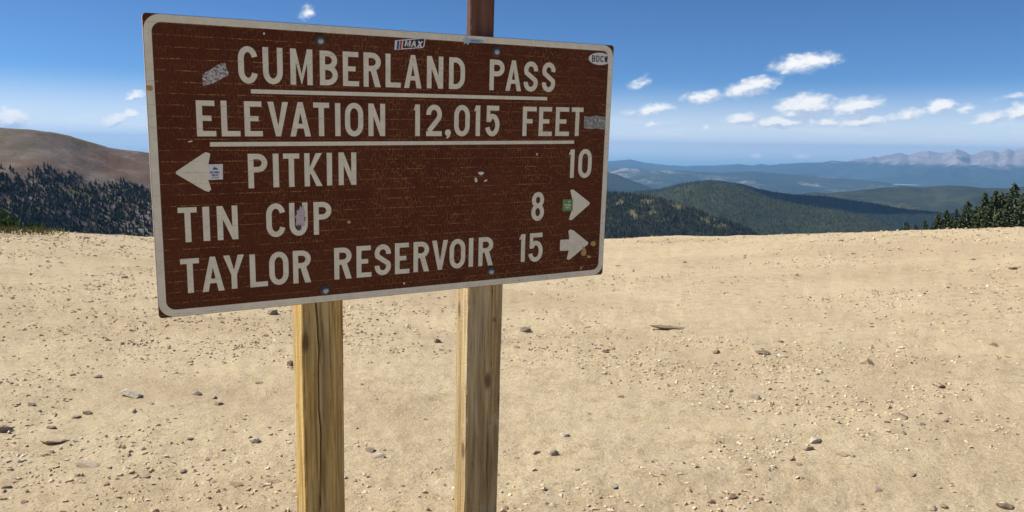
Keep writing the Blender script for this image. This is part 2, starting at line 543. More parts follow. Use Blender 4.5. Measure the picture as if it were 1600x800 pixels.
b0_px = [(500, 300), (800, 300), (945, 303), (1000, 307), (1040, 313), (1070, 321), (1110, 338), (1150, 350), (1175, 363), (1195, 378), (1240, 405)]
H_b0 = Hill(b0_px, 1750, 620, -260, 37, rvar=0.04, bump=0.08, rough=0.02)
M_b0 = material('near_forest', lambda t, bs: (t.mix(t.math('MULTIPLY', t.step(t.noise(coords(t), 0.3, 4, 0.7), 0.5, 0.3), 0.6), t.node('ShaderNodeAttribute', attribute_name='tint').outputs['Color'], (0.03, 0.035, 0.018)), None), 0.97, 0.1)
MEADOWS = [azel(x, y) + (a / FPX, b / FPX) for x, y, a, b in ((1015, 313, 17, 3.5), (1039, 322, 10, 6), (1059, 323, 15, 6), (1042, 342, 20, 5), (1095, 341, 22, 5), (1000, 337, 11, 5), (1022, 331, 10, 4),
                                                              (970, 316, 7, 4), (1130, 352, 14, 4), (1155, 362, 12, 4), (985, 330, 8, 3))]


def meadow(P):
    d = P - EYEP
    az, el = np.arctan2(d[:, 0], d[:, 1]), np.arctan2(d[:, 2], np.hypot(d[:, 0], d[:, 1]))
    m = np.full(len(P), -1.0)
    for a, e, ra, rb in MEADOWS:
        m = np.maximum(m, 0.85 - np.hypot((az - a) / ra, (el - e) / rb))
    return m + 1.9 * fbm(P[:, 0] / 22, P[:, 1] / 22, 71, 4, 0.65)


ob0 = H_b0.build('wooded_slope', 450, 1240, M_b0, 450, 90)
_v = np.array([q.co[:] for q in ob0.data.vertices])
_m = np.clip(meadow(_v) * 2.2, 0, 1)[:, None]
point_color(ob0.data, _m * np.array([[0.15, 0.135, 0.055]]) + (1 - _m) * np.array([[0.036, 0.042, 0.022]]))

a_px = [(-1500, 235), (-900, 215), (-400, 200), (-100, 197), (0, 199), (51, 201), (78, 204), (111, 211), (135, 219), (169, 229.6), (203, 235), (231, 239), (400, 264), (600, 296), (750, 330), (900, 385)]
H_a = Hill(a_px, 1150, 560, -190, 43, rvar=0.05, bump=0.07, rough=0.012, power=1.0)
M_a = rock_forest('tundra', 0.012, -400, 5, (0.155, 0.105, 0.07), (0.235, 0.19, 0.15), (0.1, 0.1, 0.1), (0.1, 0.1, 0.1), bumpd=1.2)


def tundra(t, bs):
    p = coords(t)
    n1 = t.noise(p, 0.010, 5, 0.6, 0.5)
    n2 = t.noise(p, 0.035, 6, 0.66)
    n3 = t.noise(p, 0.25, 5, 0.7)
    col = t.ramp(n1, [(0.30, (0.125, 0.070, 0.044)), (0.44, (0.140, 0.090, 0.060)), (0.54, (0.155, 0.12, 0.10)), (0.66, (0.12, 0.105, 0.045))])
    col = t.mix(t.math('MULTIPLY', t.step(n2, 0.5, 0.7), 0.65), col, (0.25, 0.215, 0.19))
    col = t.mix(t.math('MULTIPLY', t.step(n2, 0.46, 0.3), 0.5), col, (0.12, 0.085, 0.05))
    col = t.mix(t.math('MULTIPLY', t.step(n3, 0.52, 0.3), 0.45), col, (0.07, 0.055, 0.035))
    return col, t.bump(n3, 0.7, 1.2)


M_a = material('tundra_slope', tundra, 0.97, 0.1)
H_a.build('bald_mountain', -1300, 880, M_a, 480, 100)


def scatter(h, x0, x1, n, seed, keep=None, tlo=-1.0, thi=0.06):
    rng = np.random.default_rng(seed)
    az = rng.uniform(azel(x0, 300)[0], azel(x1, 300)[0], n)
    t = rng.uniform(tlo, thi, n)
    x, y, z = h.at(az, t)
    P = np.stack([x, y, z], 1)
    px, py = project(P)
    ok = np.ones(n, bool)
    if keep is not None:
        ok = keep(px, py, P, rng)
    return P[ok]


def keep_a(px, py, P, rng):
    tl = np.interp(px, [-400, 0, 60, 115, 160, 200, 231, 400, 700], [250, 257, 259, 274, 280, 268, 260, 275, 300])
    clump = fbm(P[:, 0] / 26, P[:, 1] / 26, 90, 4) + 0.5 * fbm(P[:, 0] / 90, P[:, 1] / 90, 95, 2)
    d = np.clip((py - tl + 4) / 36, 0, 1.0)
    return (d > 0) & (rng.uniform(0, 1, len(px)) < np.clip(d * 1.35 + clump * 1.5 - 0.30, 0, 1))


def keep_b0(px, py, P, rng):
    return meadow(P) + rng.uniform(-0.5, 0.5, len(px)) < 0.30


Pa = scatter(H_a, -500, 760, 42000, 101, keep_a, -0.98, -0.2)
o = add('conifer_forest', tree_mass('conifer_forest', Pa, np.random.default_rng(1).uniform(2.2, 6.0, len(Pa)), M_farconifer, 4, 2, (0.26, 0.42)), kind='stuff',
        label='dark scattered conifers on the lower slope of the bald brown mountain', category='forest')
P0 = scatter(H_b0, 700, 1235, 26000, 102, keep_b0, -1.0, 0.05)
add('conifer_forest', tree_mass('conifer_forest', P0, np.random.default_rng(3).uniform(5, 10, len(P0)), M_farconifer, 4, 4), kind='stuff',
    label='dark conifer forest with yellow clearings on slope right of the sign', category='forest')
P1 = scatter(H_b1, 800, 1420, 26000, 103, None, -0.95, 0.03)
M_farconifer2 = tint_mat('far_conifer_grey', (0.066, 0.076, 0.042))
add('conifer_forest', tree_mass('conifer_forest', P1, np.random.default_rng(5).uniform(5, 9, len(P1)), M_farconifer2, 3, 6), kind='stuff',
    label='grey green conifer forest covering the rounded middle hill', category='forest')
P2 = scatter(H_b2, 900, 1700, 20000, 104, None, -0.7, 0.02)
M_farconifer3 = tint_mat('far_conifer_shade_tint', (0.016, 0.024, 0.018))  # shade of the ridge put into the tree colour as well
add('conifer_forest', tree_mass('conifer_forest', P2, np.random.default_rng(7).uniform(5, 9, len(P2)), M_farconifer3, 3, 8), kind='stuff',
    label='conifer forest with shade put into its dark colour along the ridge behind the middle hill', category='forest')

# unseen cloud added above the frame, shaped to cast shadow on the ridge
from mathutils import noise as mnoise
_sp = np.array([4250 * math.sin(0.41), 4250 * math.cos(0.41), -110.0])
_ch = 1500.0
_cc = _sp + np.array([SUN_H[0], SUN_H[1], 0]) * (_ch - _sp[2]) / math.tan(SUN_EL)
bm = bmesh.new()
bmesh.ops.create_icosphere(bm, subdivisions=5, radius=1.0)
_tx, _ty = math.cos(0.41), -math.sin(0.41)
for v in bm.verts:
    q = v.co.copy()
    d_ = 1 + 0.32 * mnoise.fractal(q * 1.7, 1.0, 2.0, 5) + 0.10 * mnoise.fractal(q * 6, 1.0, 2.0, 3)
    q = Vector((q.x * 560, q.y * 330, (q.z if q.z > 0 else q.z * 0.35) * 170)) * d_
    v.co = (q.x * _tx - q.y * _ty, q.x * _ty + q.y * _tx, q.z)
for f in bm.faces:
    f.smooth = True
cme = bpy.data.meshes.new('shade_cloud')
bm.to_mesh(cme)
bm.free()
cme.materials.append(material('cloud_white', lambda t, bs: (t.mix(t.noise(coords(t), 0.01, 4), (0.86, 0.87, 0.88), (0.93, 0.93, 0.93)), None), 1.0, 0.0))
shade_cloud = add('shade_cloud', cme, kind='structure')
shade_cloud.location = (_cc[0], _cc[1], _ch)

# pale reservoir in the far basin
aL, _ = azel(1412, 288.5)
_lr = 12500.0
lake_v = []
for k in range(28):
    th = k / 28 * 2 * math.pi
    u = math.cos(th) * 170 * (1 + 0.25 * math.sin(3 * th + 1))
    v = math.sin(th) * 260 * (1 + 0.2 * math.cos(2 * th))
    lake_v.append((_lr * math.sin(aL) + u * math.cos(aL) + v * math.sin(aL), _lr * math.cos(aL) - u * math.sin(aL) + v * math.cos(aL), 0))
_, eL = azel(1412, 288.5)
me = bpy.data.meshes.new('reservoir')
me.from_pydata(lake_v, [], [list(range(27, -1, -1))])
M_water = material('lake_water', lambda t, bs: ((0.10, 0.16, 0.2), t.bump(t.noise(coords(t), 0.2, 3), 0.2, 0.5)), 0.12, 0.5)
me.materials.append(M_water)
lake = add('water', me, kind='structure')
lake.location.z = EYE + _lr * math.tan(eL)

# ------------------------------------------------------------------ stones
M_stone = None


def stone_mat(t, bs):
    p = coords(t)
    oi = t.node('ShaderNodeObjectInfo')
    n = t.noise(p, 3.0, 5, 0.7)
    n2 = t.noise(p, 14.0, 4, 0.7)
    c = t.mix(t.step(n, 0.35, 0.7), oi.outputs['Color'], t.mix(0.6, oi.outputs['Color'], (0.55, 0.46, 0.34)))
    c = t.mix(t.math('MULTIPLY', t.step(n2, 0.5, 0.3), 0.4), c, (0.16, 0.12, 0.09))
    return c, t.bump(n2, 0.5, 0.15)


M_stone = material('stone', stone_mat, 0.9, 0.2)


def stone_mesh(seed, npts, flat, mat):
    rng = random.Random(seed)
    bm = bmesh.new()
    for i in range(npts):
        v = Vector((rng.gauss(0, 1), rng.gauss(0, 1), rng.gauss(0, 1))).normalized()
        v *= rng.uniform(0.8, 1.05)
        bm.verts.new((v.x * 0.5, v.y * 0.5 * rng.uniform(0.75, 1), v.z * 0.5 * flat))
    r = bmesh.ops.convex_hull(bm, input=bm.verts)
    bmesh.ops.delete(bm, geom=[g for g in r['geom_interior'] if isinstance(g, bmesh.types.BMVert)], context='VERTS')
    bmesh.ops.recalc_face_normals(bm, faces=bm.faces)
    me = bpy.data.meshes.new('stone')
    bm.to_mesh(me)
    bm.free()
    if mat:
        me.materials.append(mat)
    return me


stones = [stone_mesh(50 + i, 15 + i, 0.5 + 0.06 * (i % 5), M_stone) for i in range(10)]
TONES = {'white': (0.68, 0.59, 0.46), 'pale': (0.60, 0.49, 0.34), 'tan': (0.50, 0.37, 0.225), 'grey': (0.37, 0.295, 0.21), 'brown': (0.34, 0.22, 0.13), 'dark': (0.23, 0.155, 0.10), 'pink': (0.45, 0.29, 0.2)}


def ground_hit(x, y):
    d = ray(x, y)
    t = EYE / -d[2] if d[2] < 0 else 30
    for _ in range(12):
        p = EYEP + d * t
        gz_ = float(ground_z(np.array([p[0]]), np.array([p[1]]))[0])
        t += (p[2] - gz_) / max(-d[2], 0.03) * 0.8
    p = EYEP + d * t
    return p


def put_stone(p, size, tone, label, group, k, flat=1.0, stretch=1.0, name='stone'):
    o = bpy.data.objects.new(name, stones[k % len(stones)])
    C.objects.link(o)
    f = random.uniform(0.85, 1.15)
    o.scale = (size * stretch, size / stretch ** 0.5, size * flat * f)
    o.rotation_euler = (random.uniform(-.2, .2), random.uniform(-.2, .2), random.uniform(-0.5, 0.5) if stretch > 1.2 else random.uniform(0, 6.28))
    o.location = (p[0], p[1], p[2] + size * flat * 0.07)
    c = TONES[tone]
    j = random.uniform(0.88, 1.1)
    o.color = (c[0] * j, c[1] * j, c[2] * j, 1)
    o['label'] = label
    o['category'] = 'stone'
    if group:
        o['group'] = group
    return o


named = [
    (206, 619, 24, 'white', 'pale jagged stone below the left edge of the sign, largest on the left', 1.0, 1.3),
    (591, 715, 19, 'white', 'white stone between the two posts, nearer of a touching pair', .9, 1.0),
    (578, 704, 16, 'grey', 'grey stone between the two posts, just behind a white one', .8, 1.0),
    (426, 491, 13, 'grey', 'round dark grey stone just below the bottom edge of the sign', 1.3, 1.0),
    (453, 571, 11, 'dark', 'dark stone touching the left post in the picture', 1.1, 1.0),
    (398, 690, 13, 'white', 'upright white stone left of the near post low in the picture', 1.4, 1.0),
    (683, 534, 12, 'brown', 'brown pointed stone seen between the posts, left of the right post', 1.2, 1.0),
    (306, 617, 15, 'grey', 'smooth grey stone right of the pale jagged stone', .8, 1.0),
    (1048, 513, 34, 'brown', 'long flat dark brown stone on the far gravel right of the sign', .22, 1.9),
    (1352, 568, 19, 'tan', 'smooth tan stone alone on the open gravel at right', .9, 1.2),
    (1465, 602, 16, 'pink', 'pinkish tan stone right of the smooth tan stone', .7, 1.2),
    (1408, 653, 24, 'dark', 'dark brown flat stone, largest of the right hand cluster', .6, 1.2),
    (1273, 690, 16, 'white', 'white stone at right beside a pinkish one', .8, 1.2),
    (1262, 702, 14, 'pink', 'pinkish stone at right just nearer than a white one', .8, 1.0),
    (864, 710, 15, 'grey', 'grey angular stone just right of the right post', 1.1, 1.0),
    (882, 681, 13, 'white', 'white stone right of the right post with a dark side', 1.0, 1.0),
    (958, 759, 18, 'white', 'flat white stone low in the picture right of the right post', .5, 1.2),
    (1142, 778, 17, 'brown', 'reddish brown stone at the bottom of the picture right of centre', .9, 1.1),
    (821, 518, 16, 'dark', 'dark stone right beside the right post under the sign', .8, 1.1),
    (1572, 792, 18, 'dark', 'dark flat stone near the bottom right corner', .5, 1.2),
    (1192, 552, 18, 'dark', 'dark stone on far gravel, beside a pale flat one', .6, 1.2),
    (1222, 556, 13, 'white', 'pale flat stone on far gravel, beside a dark one', .6, 1.2),
    (7, 673, 16, 'dark', 'dark stone at the left edge of the picture', .9, 1.0),
    (1180, 623, 14, 'grey', 'grey pointed stone in the middle of the right hand gravel', 1.1, 1.0),
]
k = 0
for (x, y, s_, tone, lab, fl, stc) in named:
    p = ground_hit(x, y)
    size = s_ / FPX * np.linalg.norm(p - EYEP) * 1.05
    put_stone(p, size * 1.2, tone, lab, 'stones lying on the gravel', k, fl * 1.15, stc)
    k += 1
others = [(236, 631, 9, 'pale'), (210, 643, 14, 'white'), (334, 622, 10, 'grey'), (342, 631, 14, 'brown'), (405, 599, 13, 'tan'), (416, 525, 10, 'dark'), (376, 541, 7, 'dark'),
          (136, 646, 15, 'dark'), (119, 652, 14, 'brown'), (80, 669, 13, 'dark'), (50, 633, 11, 'dark'), (38, 784, 11, 'grey'), (296, 566, 13, 'tan'), (113, 586, 11, 'brown'), (154, 589, 11, 'brown'),
          (297, 686, 12, 'dark'), (194, 699, 11, 'brown'), (223, 700, 11, 'pale'), (228, 745, 13, 'pink'), (286, 737, 13, 'grey'), (370, 757, 18, 'brown'), (430, 753, 20, 'pink'), (407, 759, 11, 'tan'),
          (166, 757, 11, 'grey'), (10, 761, 12, 'grey'), (88, 690, 26, 'tan'), (138, 727, 30, 'pale'), (807, 543, 11, 'brown'), (827, 538, 8, 'dark'), (945, 550, 12, 'dark'), (958, 545, 8, 'dark'),
          (886, 527, 9, 'brown'), (1114, 568, 11, 'brown'), (1120, 551, 14, 'brown'), (1142, 610, 8, 'dark'), (970, 621, 11, 'brown'), (1154, 632, 7, 'dark'), (1169, 654, 8, 'brown'), (838, 708, 14, 'tan'),
          (1088, 730, 9, 'pale'), (1168, 733, 11, 'tan'), (1126, 778, 11, 'pink'), (1112, 786, 14, 'brown'), (1076, 768, 13, 'tan'), (790, 794, 11, 'brown'), (902, 734, 10, 'tan'),
          (1386, 660, 10, 'brown'), (1411, 677, 11, 'brown'), (1466, 645, 13, 'grey'), (1438, 663, 11, 'grey'), (1476, 658, 11, 'pink'), (1314, 712, 16, 'tan'), (1330, 712, 13, 'pale'),
          (1238, 719, 14, 'pink'), (1247, 726, 12, 'brown'), (1250, 747, 13, 'pink'), (1423, 741, 16, 'tan'), (1220, 534, 9, 'dark'), (1552, 540, 12, 'brown'), (1344, 627, 11, 'pale'), (1474, 792, 13, 'tan'),
          (1456, 795, 15, 'pale'), (1340, 787, 14, 'tan'), (1372, 766, 14, 'grey'), (124, 485, 9, 'dark'), (143, 483, 8, 'pale'), (195, 434, 12, 'brown'), (150, 439, 9, 'grey'), (220, 427, 8, 'brown'), (96, 411, 7, 'dark'),
          (965, 416, 9, 'brown'), (1070, 410, 6, 'dark'), (990, 424, 6, 'dark'), (1164, 403, 7, 'brown'), (1333, 397, 9, 'brown'), (1314, 376, 8, 'brown'), (1520, 406, 8, 'brown'), (1518, 425, 9, 'brown'),
          (1266, 465, 6, 'dark'), (1362, 511, 8, 'dark'), (1245, 431, 7, 'dark'), (1582, 420, 11, 'brown')]
TW = {'white': 'white', 'pale': 'pale', 'tan': 'tan', 'grey': 'grey', 'brown': 'brown', 'dark': 'dark', 'pink': 'pinkish'}


def where(x):
    return 'left of the left post' if x < 470 else ('between the two posts' if x < 720 else ('right of the right post' if x < 1180 else 'in the right third'))


def sized(y):
    return 'near' if y > 640 else ('middle distance' if y > 480 else 'far')


todo = [(x, y, s_, tone, None) for (x, y, s_, tone) in others]
rs_ = random.Random(21)
while len(todo) + len(named) < 285:
    x, y = rs_.uniform(-20, 1620), 388 + 415 * rs_.random() ** 0.8
    todo.append((x, y, None, rs_.choice(['tan', 'pale', 'tan', 'pale', 'pink', 'tan', 'brown', 'white']), rs_.uniform(0.014, 0.036)))
GROUND_ = {'near': 'near', 'middle distance': 'middle', 'far': 'far'}
ORD = ['leftmost', 'second', 'third', 'fourth', 'fifth', 'sixth', 'seventh', 'eighth', 'ninth', 'tenth', 'eleventh', 'twelfth', 'thirteenth', 'fourteenth', 'fifteenth']
bins = {}
for it in sorted(todo):
    bins.setdefault((it[3], where(it[0]), sized(it[1])), []).append(it)
for (tone, wh, gr), its in bins.items():
    for q, (x, y, s_, _t, sz) in enumerate(its):
        p = ground_hit(x, y)
        dist_ = np.linalg.norm(p - EYEP)
        size = s_ / FPX * dist_ if s_ else sz * (0.8 + 0.012 * dist_)
        big = bool(s_ and s_ > 17)
        lab = ('small %s stone' % TW[tone]) if len(its) == 1 else '%s small %s stone%s' % (ORD[min(q, 14)], TW[tone], ' from left' if q else '')
        put_stone(p, size, tone, '%s on the %s gravel %s' % (lab, GROUND_[gr], wh), 'small stones on the gravel', k, 0.4 if big else rs_.uniform(.55, 1), 1.5 if big else rs_.uniform(1, 1.3))
        k += 1

# loose gravel, too much to count
gm = [stone_mesh(900 + i, 8, 0.62, None) for i in range(14)]
gdat = []
for m_ in gm:
    v = np.array([q.co[:] for q in m_.vertices])
    f = np.array([list(q.vertices) for q in m_.polygons])
    gdat.append((v, f))
pal = np.array([(0.56, 0.45, 0.29), (0.60, 0.49, 0.33), (0.68, 0.59, 0.45), (0.52, 0.39, 0.25), (0.44, 0.31, 0.20), (0.60, 0.50, 0.35), (0.55, 0.40, 0.29), (0.56, 0.46, 0.31), (0.57, 0.46, 0.30), (0.54, 0.43, 0.28)])


def gravel(n, r0, r1, smin, smax, seed, amax=0.70, clump=True):
    rng = np.random.default_rng(seed)
    r = np.sqrt(rng.uniform(r0 ** 2, r1 ** 2, n))
    az = rng.uniform(-amax, amax, n)
    x, y = r * np.sin(az), r * np.cos(az)
    cl = 1.7 * fbm(x * 0.4, y * 0.7, 301, 3) + 0.9 * fbm(x * 2.5, y * 2.5, 305, 3) - 0.45 * lanes(x, y)
    ok = (rng.uniform(-0.45, 0.55, n) < cl) if clump else np.ones(n, bool)
    x, y = x[ok], y[ok]
    n = len(x)
    z = ground_z(x, y)
    s = smin + (smax - smin) * rng.uniform(0, 1, n) ** 4.5
    th = rng.uniform(0, 6.283, n)
    kind = rng.integers(0, len(gdat), n)
    ci = pal[rng.integers(0, len(pal), n)] * rng.uniform(0.85, 1.12, (n, 1))
    V, T, Cc, off = [], [], [], 0
    for j, (v, f) in enumerate(gdat):
        sel = np.where(kind == j)[0]
        if not len(sel):
            continue
        st = rng.uniform(0.7, 1.3, (len(sel), 1))
        vx = v[None, :, 0] * s[sel, None] * st
        vy = v[None, :, 1] * s[sel, None]
        vz = v[None, :, 2] * s[sel, None] * rng.uniform(0.7, 1.3, (len(sel), 1))
        c_, s_ = np.cos(th[sel])[:, None], np.sin(th[sel])[:, None]
        W = np.stack([vx * c_ - vy * s_ + x[sel, None], vx * s_ + vy * c_ + y[sel, None], vz + (z[sel] + rng.uniform(-0.02, 0.14, len(sel)) * s[sel])[:, None]], -1)
        V.append(W.reshape(-1, 3))
        T.append((np.arange(len(sel))[:, None, None] * len(v) + f[None]).reshape(-1, 3) + off)
        Cc.append(np.repeat(ci[sel], len(v), 0))
        off += len(sel) * len(v)
    return np.concatenate(V), np.concatenate(T), np.concatenate(Cc)


parts = [gravel(18000, 3.5, 9.0, 0.005, 0.012, 11, 0.66, False), gravel(11000, 9.0, 18.5, 0.009, 0.020, 12, 0.66, False), gravel(64000, 3.4, 8.0, 0.006, 0.042, 1), gravel(44000, 8.0, 13.5, 0.010, 0.055, 2), gravel(30000, 13.5, 19.5, 0.014, 0.065, 3), gravel(1500, 16.2, 18.8, 0.04, 0.11, 4)]
V = np.concatenate([q[0] for q in parts])
offs = np.cumsum([0] + [len(q[0]) for q in parts[:-1]])
T = np.concatenate([q[1] + o_ for q, o_ in zip(parts, offs)])
M_gravel = tint_mat('gravel', (1.0, 1.0, 1.0), 0.92)
gme = np_mesh('gravel', V, tris=T, mat=M_gravel)
point_color(gme, np.concatenate([q[2] for q in parts]))
add('gravel', gme, kind='stuff', label='loose tan gravel strewn over the dirt', category='gravel')
for m_ in gm:
    bpy.data.meshes.remove(m_)

# ------------------------------------------------------------------ spruces
def needle(t, bs):
    p = coords(t)
    at = t.node('ShaderNodeAttribute', attribute_name='tint').outputs['Color']
    return t.mix(1.0, (0.066, 0.085, 0.037), at, 'MULTIPLY'), None


M_needle = material('spruce_needles', needle, 0.8, 0.25)
M_bark = material('spruce_bark', lambda t, bs: (t.mix(t.noise(t.map(coords(t), (6, 6, 1)), 6, 4), (0.07, 0.05, 0.035), (0.15, 0.12, 0.09)), None), 0.95)


def spruce_meshes(seed, H, W):
    rng = random.Random(seed)
    vs, fs, cs = [], [], []

    def tri(a, b, c, col):
        i = len(vs)
        vs.extend((a, b, c))
        fs.append((i, i + 1, i + 2))
        cs.extend([col] * 3)
    z = 0.05 * H
    while z < H * 0.985:
        u = z / H
        R = W * (1 - u) ** 0.8 * (1 - 0.25 * math.exp(-u * 9)) + 0.06
        nb = max(5, int(11 * (1 - u) + 4))
        ph = rng.uniform(0, 6.28)
        for b in range(nb):
            a = ph + b / nb * 6.283 + rng.uniform(-.3, .3)
            L = R * rng.choice((rng.uniform(.55, .8), rng.uniform(.8, 1.12)))
            droop = 0.12 + 0.32 * (1 - u)
            br = rng.uniform(0.55, 1.3)
            nseg = max(3, int(L / 0.14))
            ca, sa = math.cos(a), math.sin(a)
            for q in range(nseg):
                f = (q + 0.6) / nseg
                d = L * f
                zz = z - droop * d + 0.22 * d * f + rng.uniform(-.04, .04)
                wd = (0.10 + 0.20 * L * (1 - f * 0.75)) * rng.uniform(.7, 1.3)
                ln = L / nseg * 1.5
                for sgn in (-1, 1):
                    base = Vector((ca * (d - ln * .5), sa * (d - ln * .5), zz + 0.03))
                    tip = Vector((ca * (d + ln * .9) - sa * sgn * wd, sa * (d + ln * .9) + ca * sgn * wd, zz - rng.uniform(.02, .14)))
                    low = Vector((ca * (d + ln * .3) - sa * sgn * wd * .15, sa * (d + ln * .3) + ca * sgn * wd * .15, zz - rng.uniform(.08, .22)))
                    g = br * rng.uniform(.8, 1.2)
                    tri(base, tip, low, (g, g * rng.uniform(.93, 1.05), g * .95))
        z += (0.17 + 0.12 * (1 - u)) * rng.uniform(.8, 1.2) * H / 8
    tri((-.05, 0, H * .95), (.05, 0, H * .95), (0, 0, H * 1.01), (1, 1, 1))
    tri((0, -.05, H * .95), (0, .05, H * .95), (0, 0, H * 1.01), (1, 1, 1))
    cme = np_mesh('crown', np.array([tuple(v) for v in vs]), tris=np.array(fs), mat=M_needle)
    point_color(cme, np.array(cs))
    bm = bmesh.new()
    rings = []
    for i in range(7):
        u = i / 6
        r = 0.16 * H / 8 * (1 - u) + 0.012
        rings.append([bm.verts.new((r * math.cos(t_ / 7 * 6.283) + 0.03 * math.sin(3 * u + seed), r * math.sin(t_ / 7 * 6.283), -1.0 + u * (H * .97 + 1.0))) for t_ in range(7)])
    for i in range(6):
        for j in range(7):
            bm.faces.new((rings[i][j], rings[i][(j + 1) % 7], rings[i + 1][(j + 1) % 7], rings[i + 1][j]))
    tme = bpy.data.meshes.new('trunk')
    bm.to_mesh(tme)
    bm.free()
    tme.materials.append(M_bark)
    return cme, tme, H


spr = [spruce_meshes(5, 8.0, 1.5), spruce_meshes(6, 8.0, 1.25), spruce_meshes(7, 8.0, 1.75), spruce_meshes(8, 8.0, 1.4)]


def spruce(x, ytop, dist, var, label, group=None, drop=None, wide=1.0):
    az, el = azel(x, ytop)
    X, Y = dist * math.sin(az), dist * math.cos(az)
    zt = EYE + dist * math.tan(el)
    zb = float(ground_z(np.array([X]), np.array([Y]))[0])
    c, t_, H = spr[var]
    s = max(zt - zb, 0.8) / H
    e = bpy.data.objects.new('spruce_tree', None)
    C.objects.link(e)
    e.location = (X, Y, zb)
    e.scale = (s * wide, s * wide, s)
    e.rotation_euler.z = random.uniform(0, 6.28)
    e['label'], e['category'], e['group'] = label, 'tree', group or 'spruces at the right edge'
    add('crown', c, e)
    add('trunk', t_, e)
    return e


TREES = [(1417, 345, 64, 2, 1.25, 'low bushy spruce at the left end of the tree row'), (1431, 350, 60, 0, 1.2, 'smallest spruce, second from the left end of the row'),
         (1446, 343, 66, 1, 1.2, 'short spruce right of the smallest one'), (1467, 329, 70, 3, 1.15, 'medium spruce with twin just left of the gap'),
         (1480, 327, 66, 0, 1.15, 'medium spruce left of the thin dark one'), (1495, 325, 72, 1, .85, 'thin dark spruce between two wider ones'),
         (1513, 311, 68, 2, 1.05, 'broad spruce left of the tall group'), (1527, 318, 74, 3, 1.0, 'spruce half hidden behind the broad one'),
         (1540, 299, 70, 1, 1.15, 'tall slim spruce left of the paired tops'), (1556, 296, 66, 0, 1.1, 'left one of the paired spruce tops'), (1566, 297, 71, 3, 1.1, 'right one of the paired spruce tops'),
         (1586, 282, 68, 2, 1.0, 'tallest spruce with the highest pointed top at right'), (1601, 299, 64, 1, 1.2, 'spruce cut by the right edge of the picture'),
         (1577, 312, 62, 0, 1.1, 'lower spruce in front of the tallest one'), (1504, 335, 61, 3, 1.2, 'low spruce in front of the broad one'), (1545, 322, 60, 2, 1.0, 'low wide spruce in front of the slim tall one'),
         (1640, 285, 68, 3, 1.1, None), (1680, 295, 64, 0, 1.1, None), (1456, 351, 58, 3, 1.3, 'tiny spruce at the brow in front of the short ones'),
         (1472, 341, 78, 2, 1.15, 'spruce behind the medium ones filling the gap at left'), (1488, 338, 80, 0, 1.15, 'spruce behind the thin dark one'), (1521, 326, 82, 2, 1.15, 'spruce behind and right of the broad one'),
         (1533, 322, 62, 1, 1.15, 'front spruce left of the low wide one'), (1549, 311, 84, 2, 1.15, 'back spruce between the slim tall one and the paired tops'), (1574, 303, 82, 0, 1.15, 'back spruce left of the tallest one'), (1595, 308, 80, 2, 1.15, 'back spruce right of the tallest one'), (1562, 325, 59, 1, 1.15, 'front low spruce below the paired tops'), (1592, 322, 60, 3, 1.15, 'front low spruce near the right edge')]
for (x, y, d, v, wd, lab) in TREES:
    if lab:
        spruce(x, y, d, v, lab, wide=wd)

# shrubs and tufts on the brow at the left
bush = [(2, 336, 21.5, 'low green spruce bush on the brow at the left edge'), (14, 343, 22, 'smaller spruce bush right of the one at the left edge'), (52, 352, 20.5, 'flat green bush crouching on the brow further right'), (-25, 330, 23, None)]


def bush_mesh(seed, n, fl):
    rng = random.Random(seed)
    vs, fs, cs = [], [], []
    for i in range(n):
        a, u, rr = rng.uniform(0, 6.28), rng.uniform(0, 1), rng.random() ** 0.5
        h = (1 - rr ** 2) * rng.uniform(.5, 1.0) * (0.75 + 0.4 * math.sin(3 * a + seed))
        c = Vector((rr * math.cos(a), rr * math.sin(a), h * fl))
        d = Vector((rng.gauss(0, 1), rng.gauss(0, 1), rng.uniform(0.1, 1.4))).normalized() * 0.20
        s = d.cross(Vector((rng.gauss(0, 1), rng.gauss(0, 1), rng.gauss(0, 1)))).normalized() * 0.055
        k_ = len(vs)
        vs += [c - s, c + s, c + d]
        fs.append((k_, k_ + 1, k_ + 2))
        g = rng.uniform(.6, 1.5)
        cs += [(g, g * 1.08, g * .8)] * 3
    me = np_mesh('foliage', np.array([tuple(v) for v in vs]), tris=np.array(fs), mat=M_bush)
    point_color(me, np.array(cs))
    return me


M_bush = tint_mat('bush_leaves', (0.055, 0.085, 0.028), 0.8)
M_grass = tint_mat('grass_blades', (0.15, 0.15, 0.065), 0.85)
for i, (x, y, d, lab) in enumerate(bush):
    if lab is None:
        continue
    az, el = azel(x, y)
    X, Y = d * math.sin(az), d * math.cos(az)
    zb = float(ground_z(np.array([X]), np.array([Y]))[0])
    h = max(EYE + d * math.tan(el) - zb, 0.25)
    e = bpy.data.objects.new('shrub', None)
    C.objects.link(e)
    e.location = (X, Y, zb)
    e['label'], e['category'], e['group'] = lab, 'shrub', 'shrubs on the brow'
    f = add('foliage', bush_mesh(60 + i, 1800, 1.0), e)
    f.scale = (0.42 + 0.1 * (i == 0), 0.45, h / 0.95)
    bm = bmesh.new()
    bmesh.ops.create_cone(bm, cap_ends=True, segments=7, radius1=0.05, radius2=0.02, depth=h * 0.7, matrix=Matrix.Translation((0, 0, h * 0.25)))
    tme = bpy.data.meshes.new('stem')
    bm.to_mesh(tme)
    bm.free()
    tme.materials.append(M_bark)
    add('stem', tme, e)
